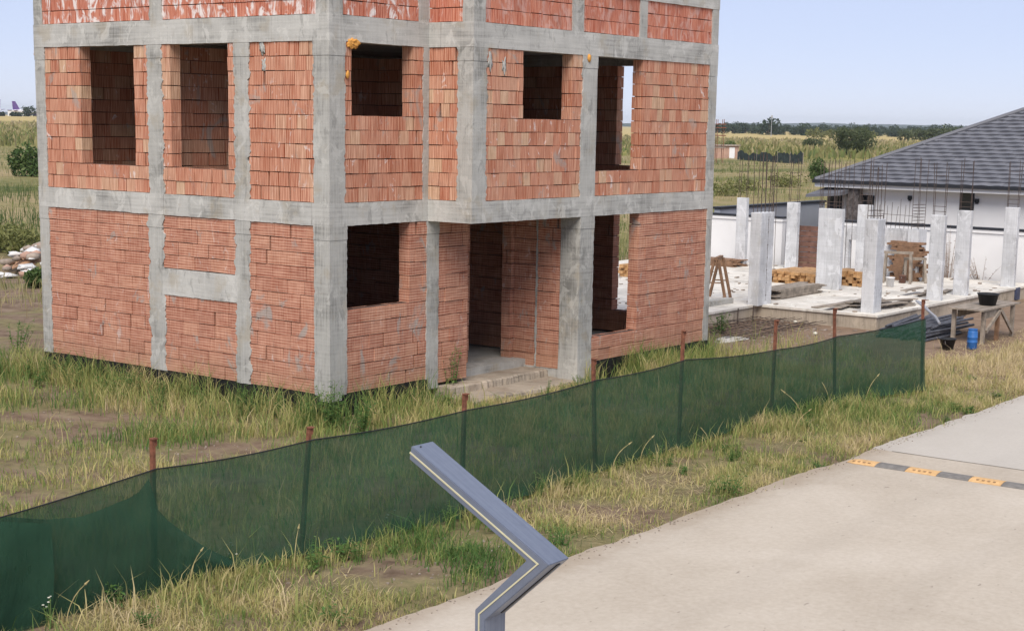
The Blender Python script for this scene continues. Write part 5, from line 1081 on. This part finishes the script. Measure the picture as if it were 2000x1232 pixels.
for a in (-1, 1):
    for b in (-1, 1): mb = MB(); q = sc+ax_r*a*.45+ax_f*b*.9; mb.tube([q+np.array((0, 0, G)), q+np.array((0, 0, G+6.2))], 0.05, 6); mb.build('standard', M['rust'], t)
for z in (2.2, 3.9, 5.0, 5.5):
    mb = MB(); mb.obox(sc+np.array((0, 0, G+z)), ax_r*.75, ax_f*1.2, (0, 0, 0.06)); mb.build('platform', M['rust' if z > 3 else 'old_timber'], t)
M['oldnet'] = plain('old_net', (0.035, 0.05, 0.05), 0.9, 0.5, 1.5)
nf = thing('net_enclosure', 'dark green sagging net enclosure in the field beyond foundation columns', 'fence', (*at(1500, 319), G)); q0 = np.array((*at(1440, 312), 0)); q1 = np.array((*at(1518, 318), 0)); q2 = np.array((*at(1568, 321), 0))
for (a, b, dk) in ((q0, q1, 0), (q1, q2, 1)):
    vs = []; n_ = 26
    for i in range(n_+1):
        f = i/n_; P = a*(1-f)+b*f; hh = 1.2+0.7*mnoise.noise((f*5, dk*7.0, 0))+0.35*mnoise.noise((f*14, dk*3.0, 2))+0.25*dk
        for j in range(4): vs.append(P+ax_f*0.35*mnoise.noise((f*9, j*.7, dk))+np.array((0, 0, G+hh*j/3)))
    mb = MB(); mb.add(vs, [(i*4+j, (i+1)*4+j, (i+1)*4+j+1, i*4+j+1) for i in range(n_) for j in range(3)]); mb.build('net', M['oldnet'], nf, True)
for P in (q0, q0*.5+q1*.5, q1, q1*.5+q2*.5, q2): mb = MB(); mb.tube([P+np.array((0, 0, G)), P+np.array((0, 0, G+1.75))], 0.05, 6); mb.build('post', M['old_timber'], nf)
x, y = polar(1507, 900); t = thing('radio_mast', 'thin grey mast rising above the far tree line', 'mast', (x, y, G)); mb = MB(); mb.tube([(x, y, G), (x, y, G+11.5)], [.22, .1], 6); mb.build('pole', M['steellight'], t); mb = MB(); mb.obox((x, y, G+11), ax_r*.5, ax_f*.5, (0, 0, .7)); mb.build('antenna', M['steellight'], t)
k = 0
for (u0, u1, st, d0, d1, h0, h1, mt, lb, gp) in ((1395, 1990, 13, 1080, 1300, 4.5, 8.0, 'leaf_far', 'dark tree in the long tree line across the right horizon', 'trees along the right horizon'), (1590, 1700, 14, 820, 900, 4.0, 5.5, 'leaf_yellow', 'lighter green tree in front of the far tree line', 'lighter trees before the tree line'), (1770, 1900, 14, 700, 780, 4.5, 6.5, 'leaf_dull', 'green tree in the far clump left of the house roof', 'tree clump by the house roof'), (1395, 1990, 11, 1500, 2200, 7, 11, 'leaf_far', 'hazy tree in the farthest wood on the right horizon', 'trees of the farthest wood')):
    u = u0
    while u < u1:
        x, y = polar(u, rs.uniform(d0, d1)); hh = rs.uniform(h0, h1)*(1.5 if 1495 < u < 1520 and d0 == 1080 else 1); tree('far_tree', lb, 'tree', x, y, G, hh, hh*rs.uniform(1.5, 2.4), 380, 0.11*hh, mt, gp, 300+k, 0.06, 12); k += 1; u += st*rs.uniform(.7, 1.3)

# ---------------------------------------------------------------- air between here and the horizon
mb = MB(); mb.box(-6500, 9400, -6500, 9400, G-2.5, 62); hzo = mb.build('haze', []); hm = bpy.data.materials.new('haze'); hm.use_nodes = True; ht = hm.node_tree; ht.nodes.clear()
ho_ = ht.nodes.new('ShaderNodeOutputMaterial'); pv = ht.nodes.new('ShaderNodeVolumePrincipled'); pv.inputs['Color'].default_value = (0.80, 0.90, 1.0, 1); pv.inputs['Density'].default_value = 0.00007; ht.links.new(pv.outputs[0], ho_.inputs['Volume'])
hzo.data.materials.clear(); hzo.data.materials.append(hm); tag(hzo, 'thin summer haze over the fields', 'haze', kind='stuff')
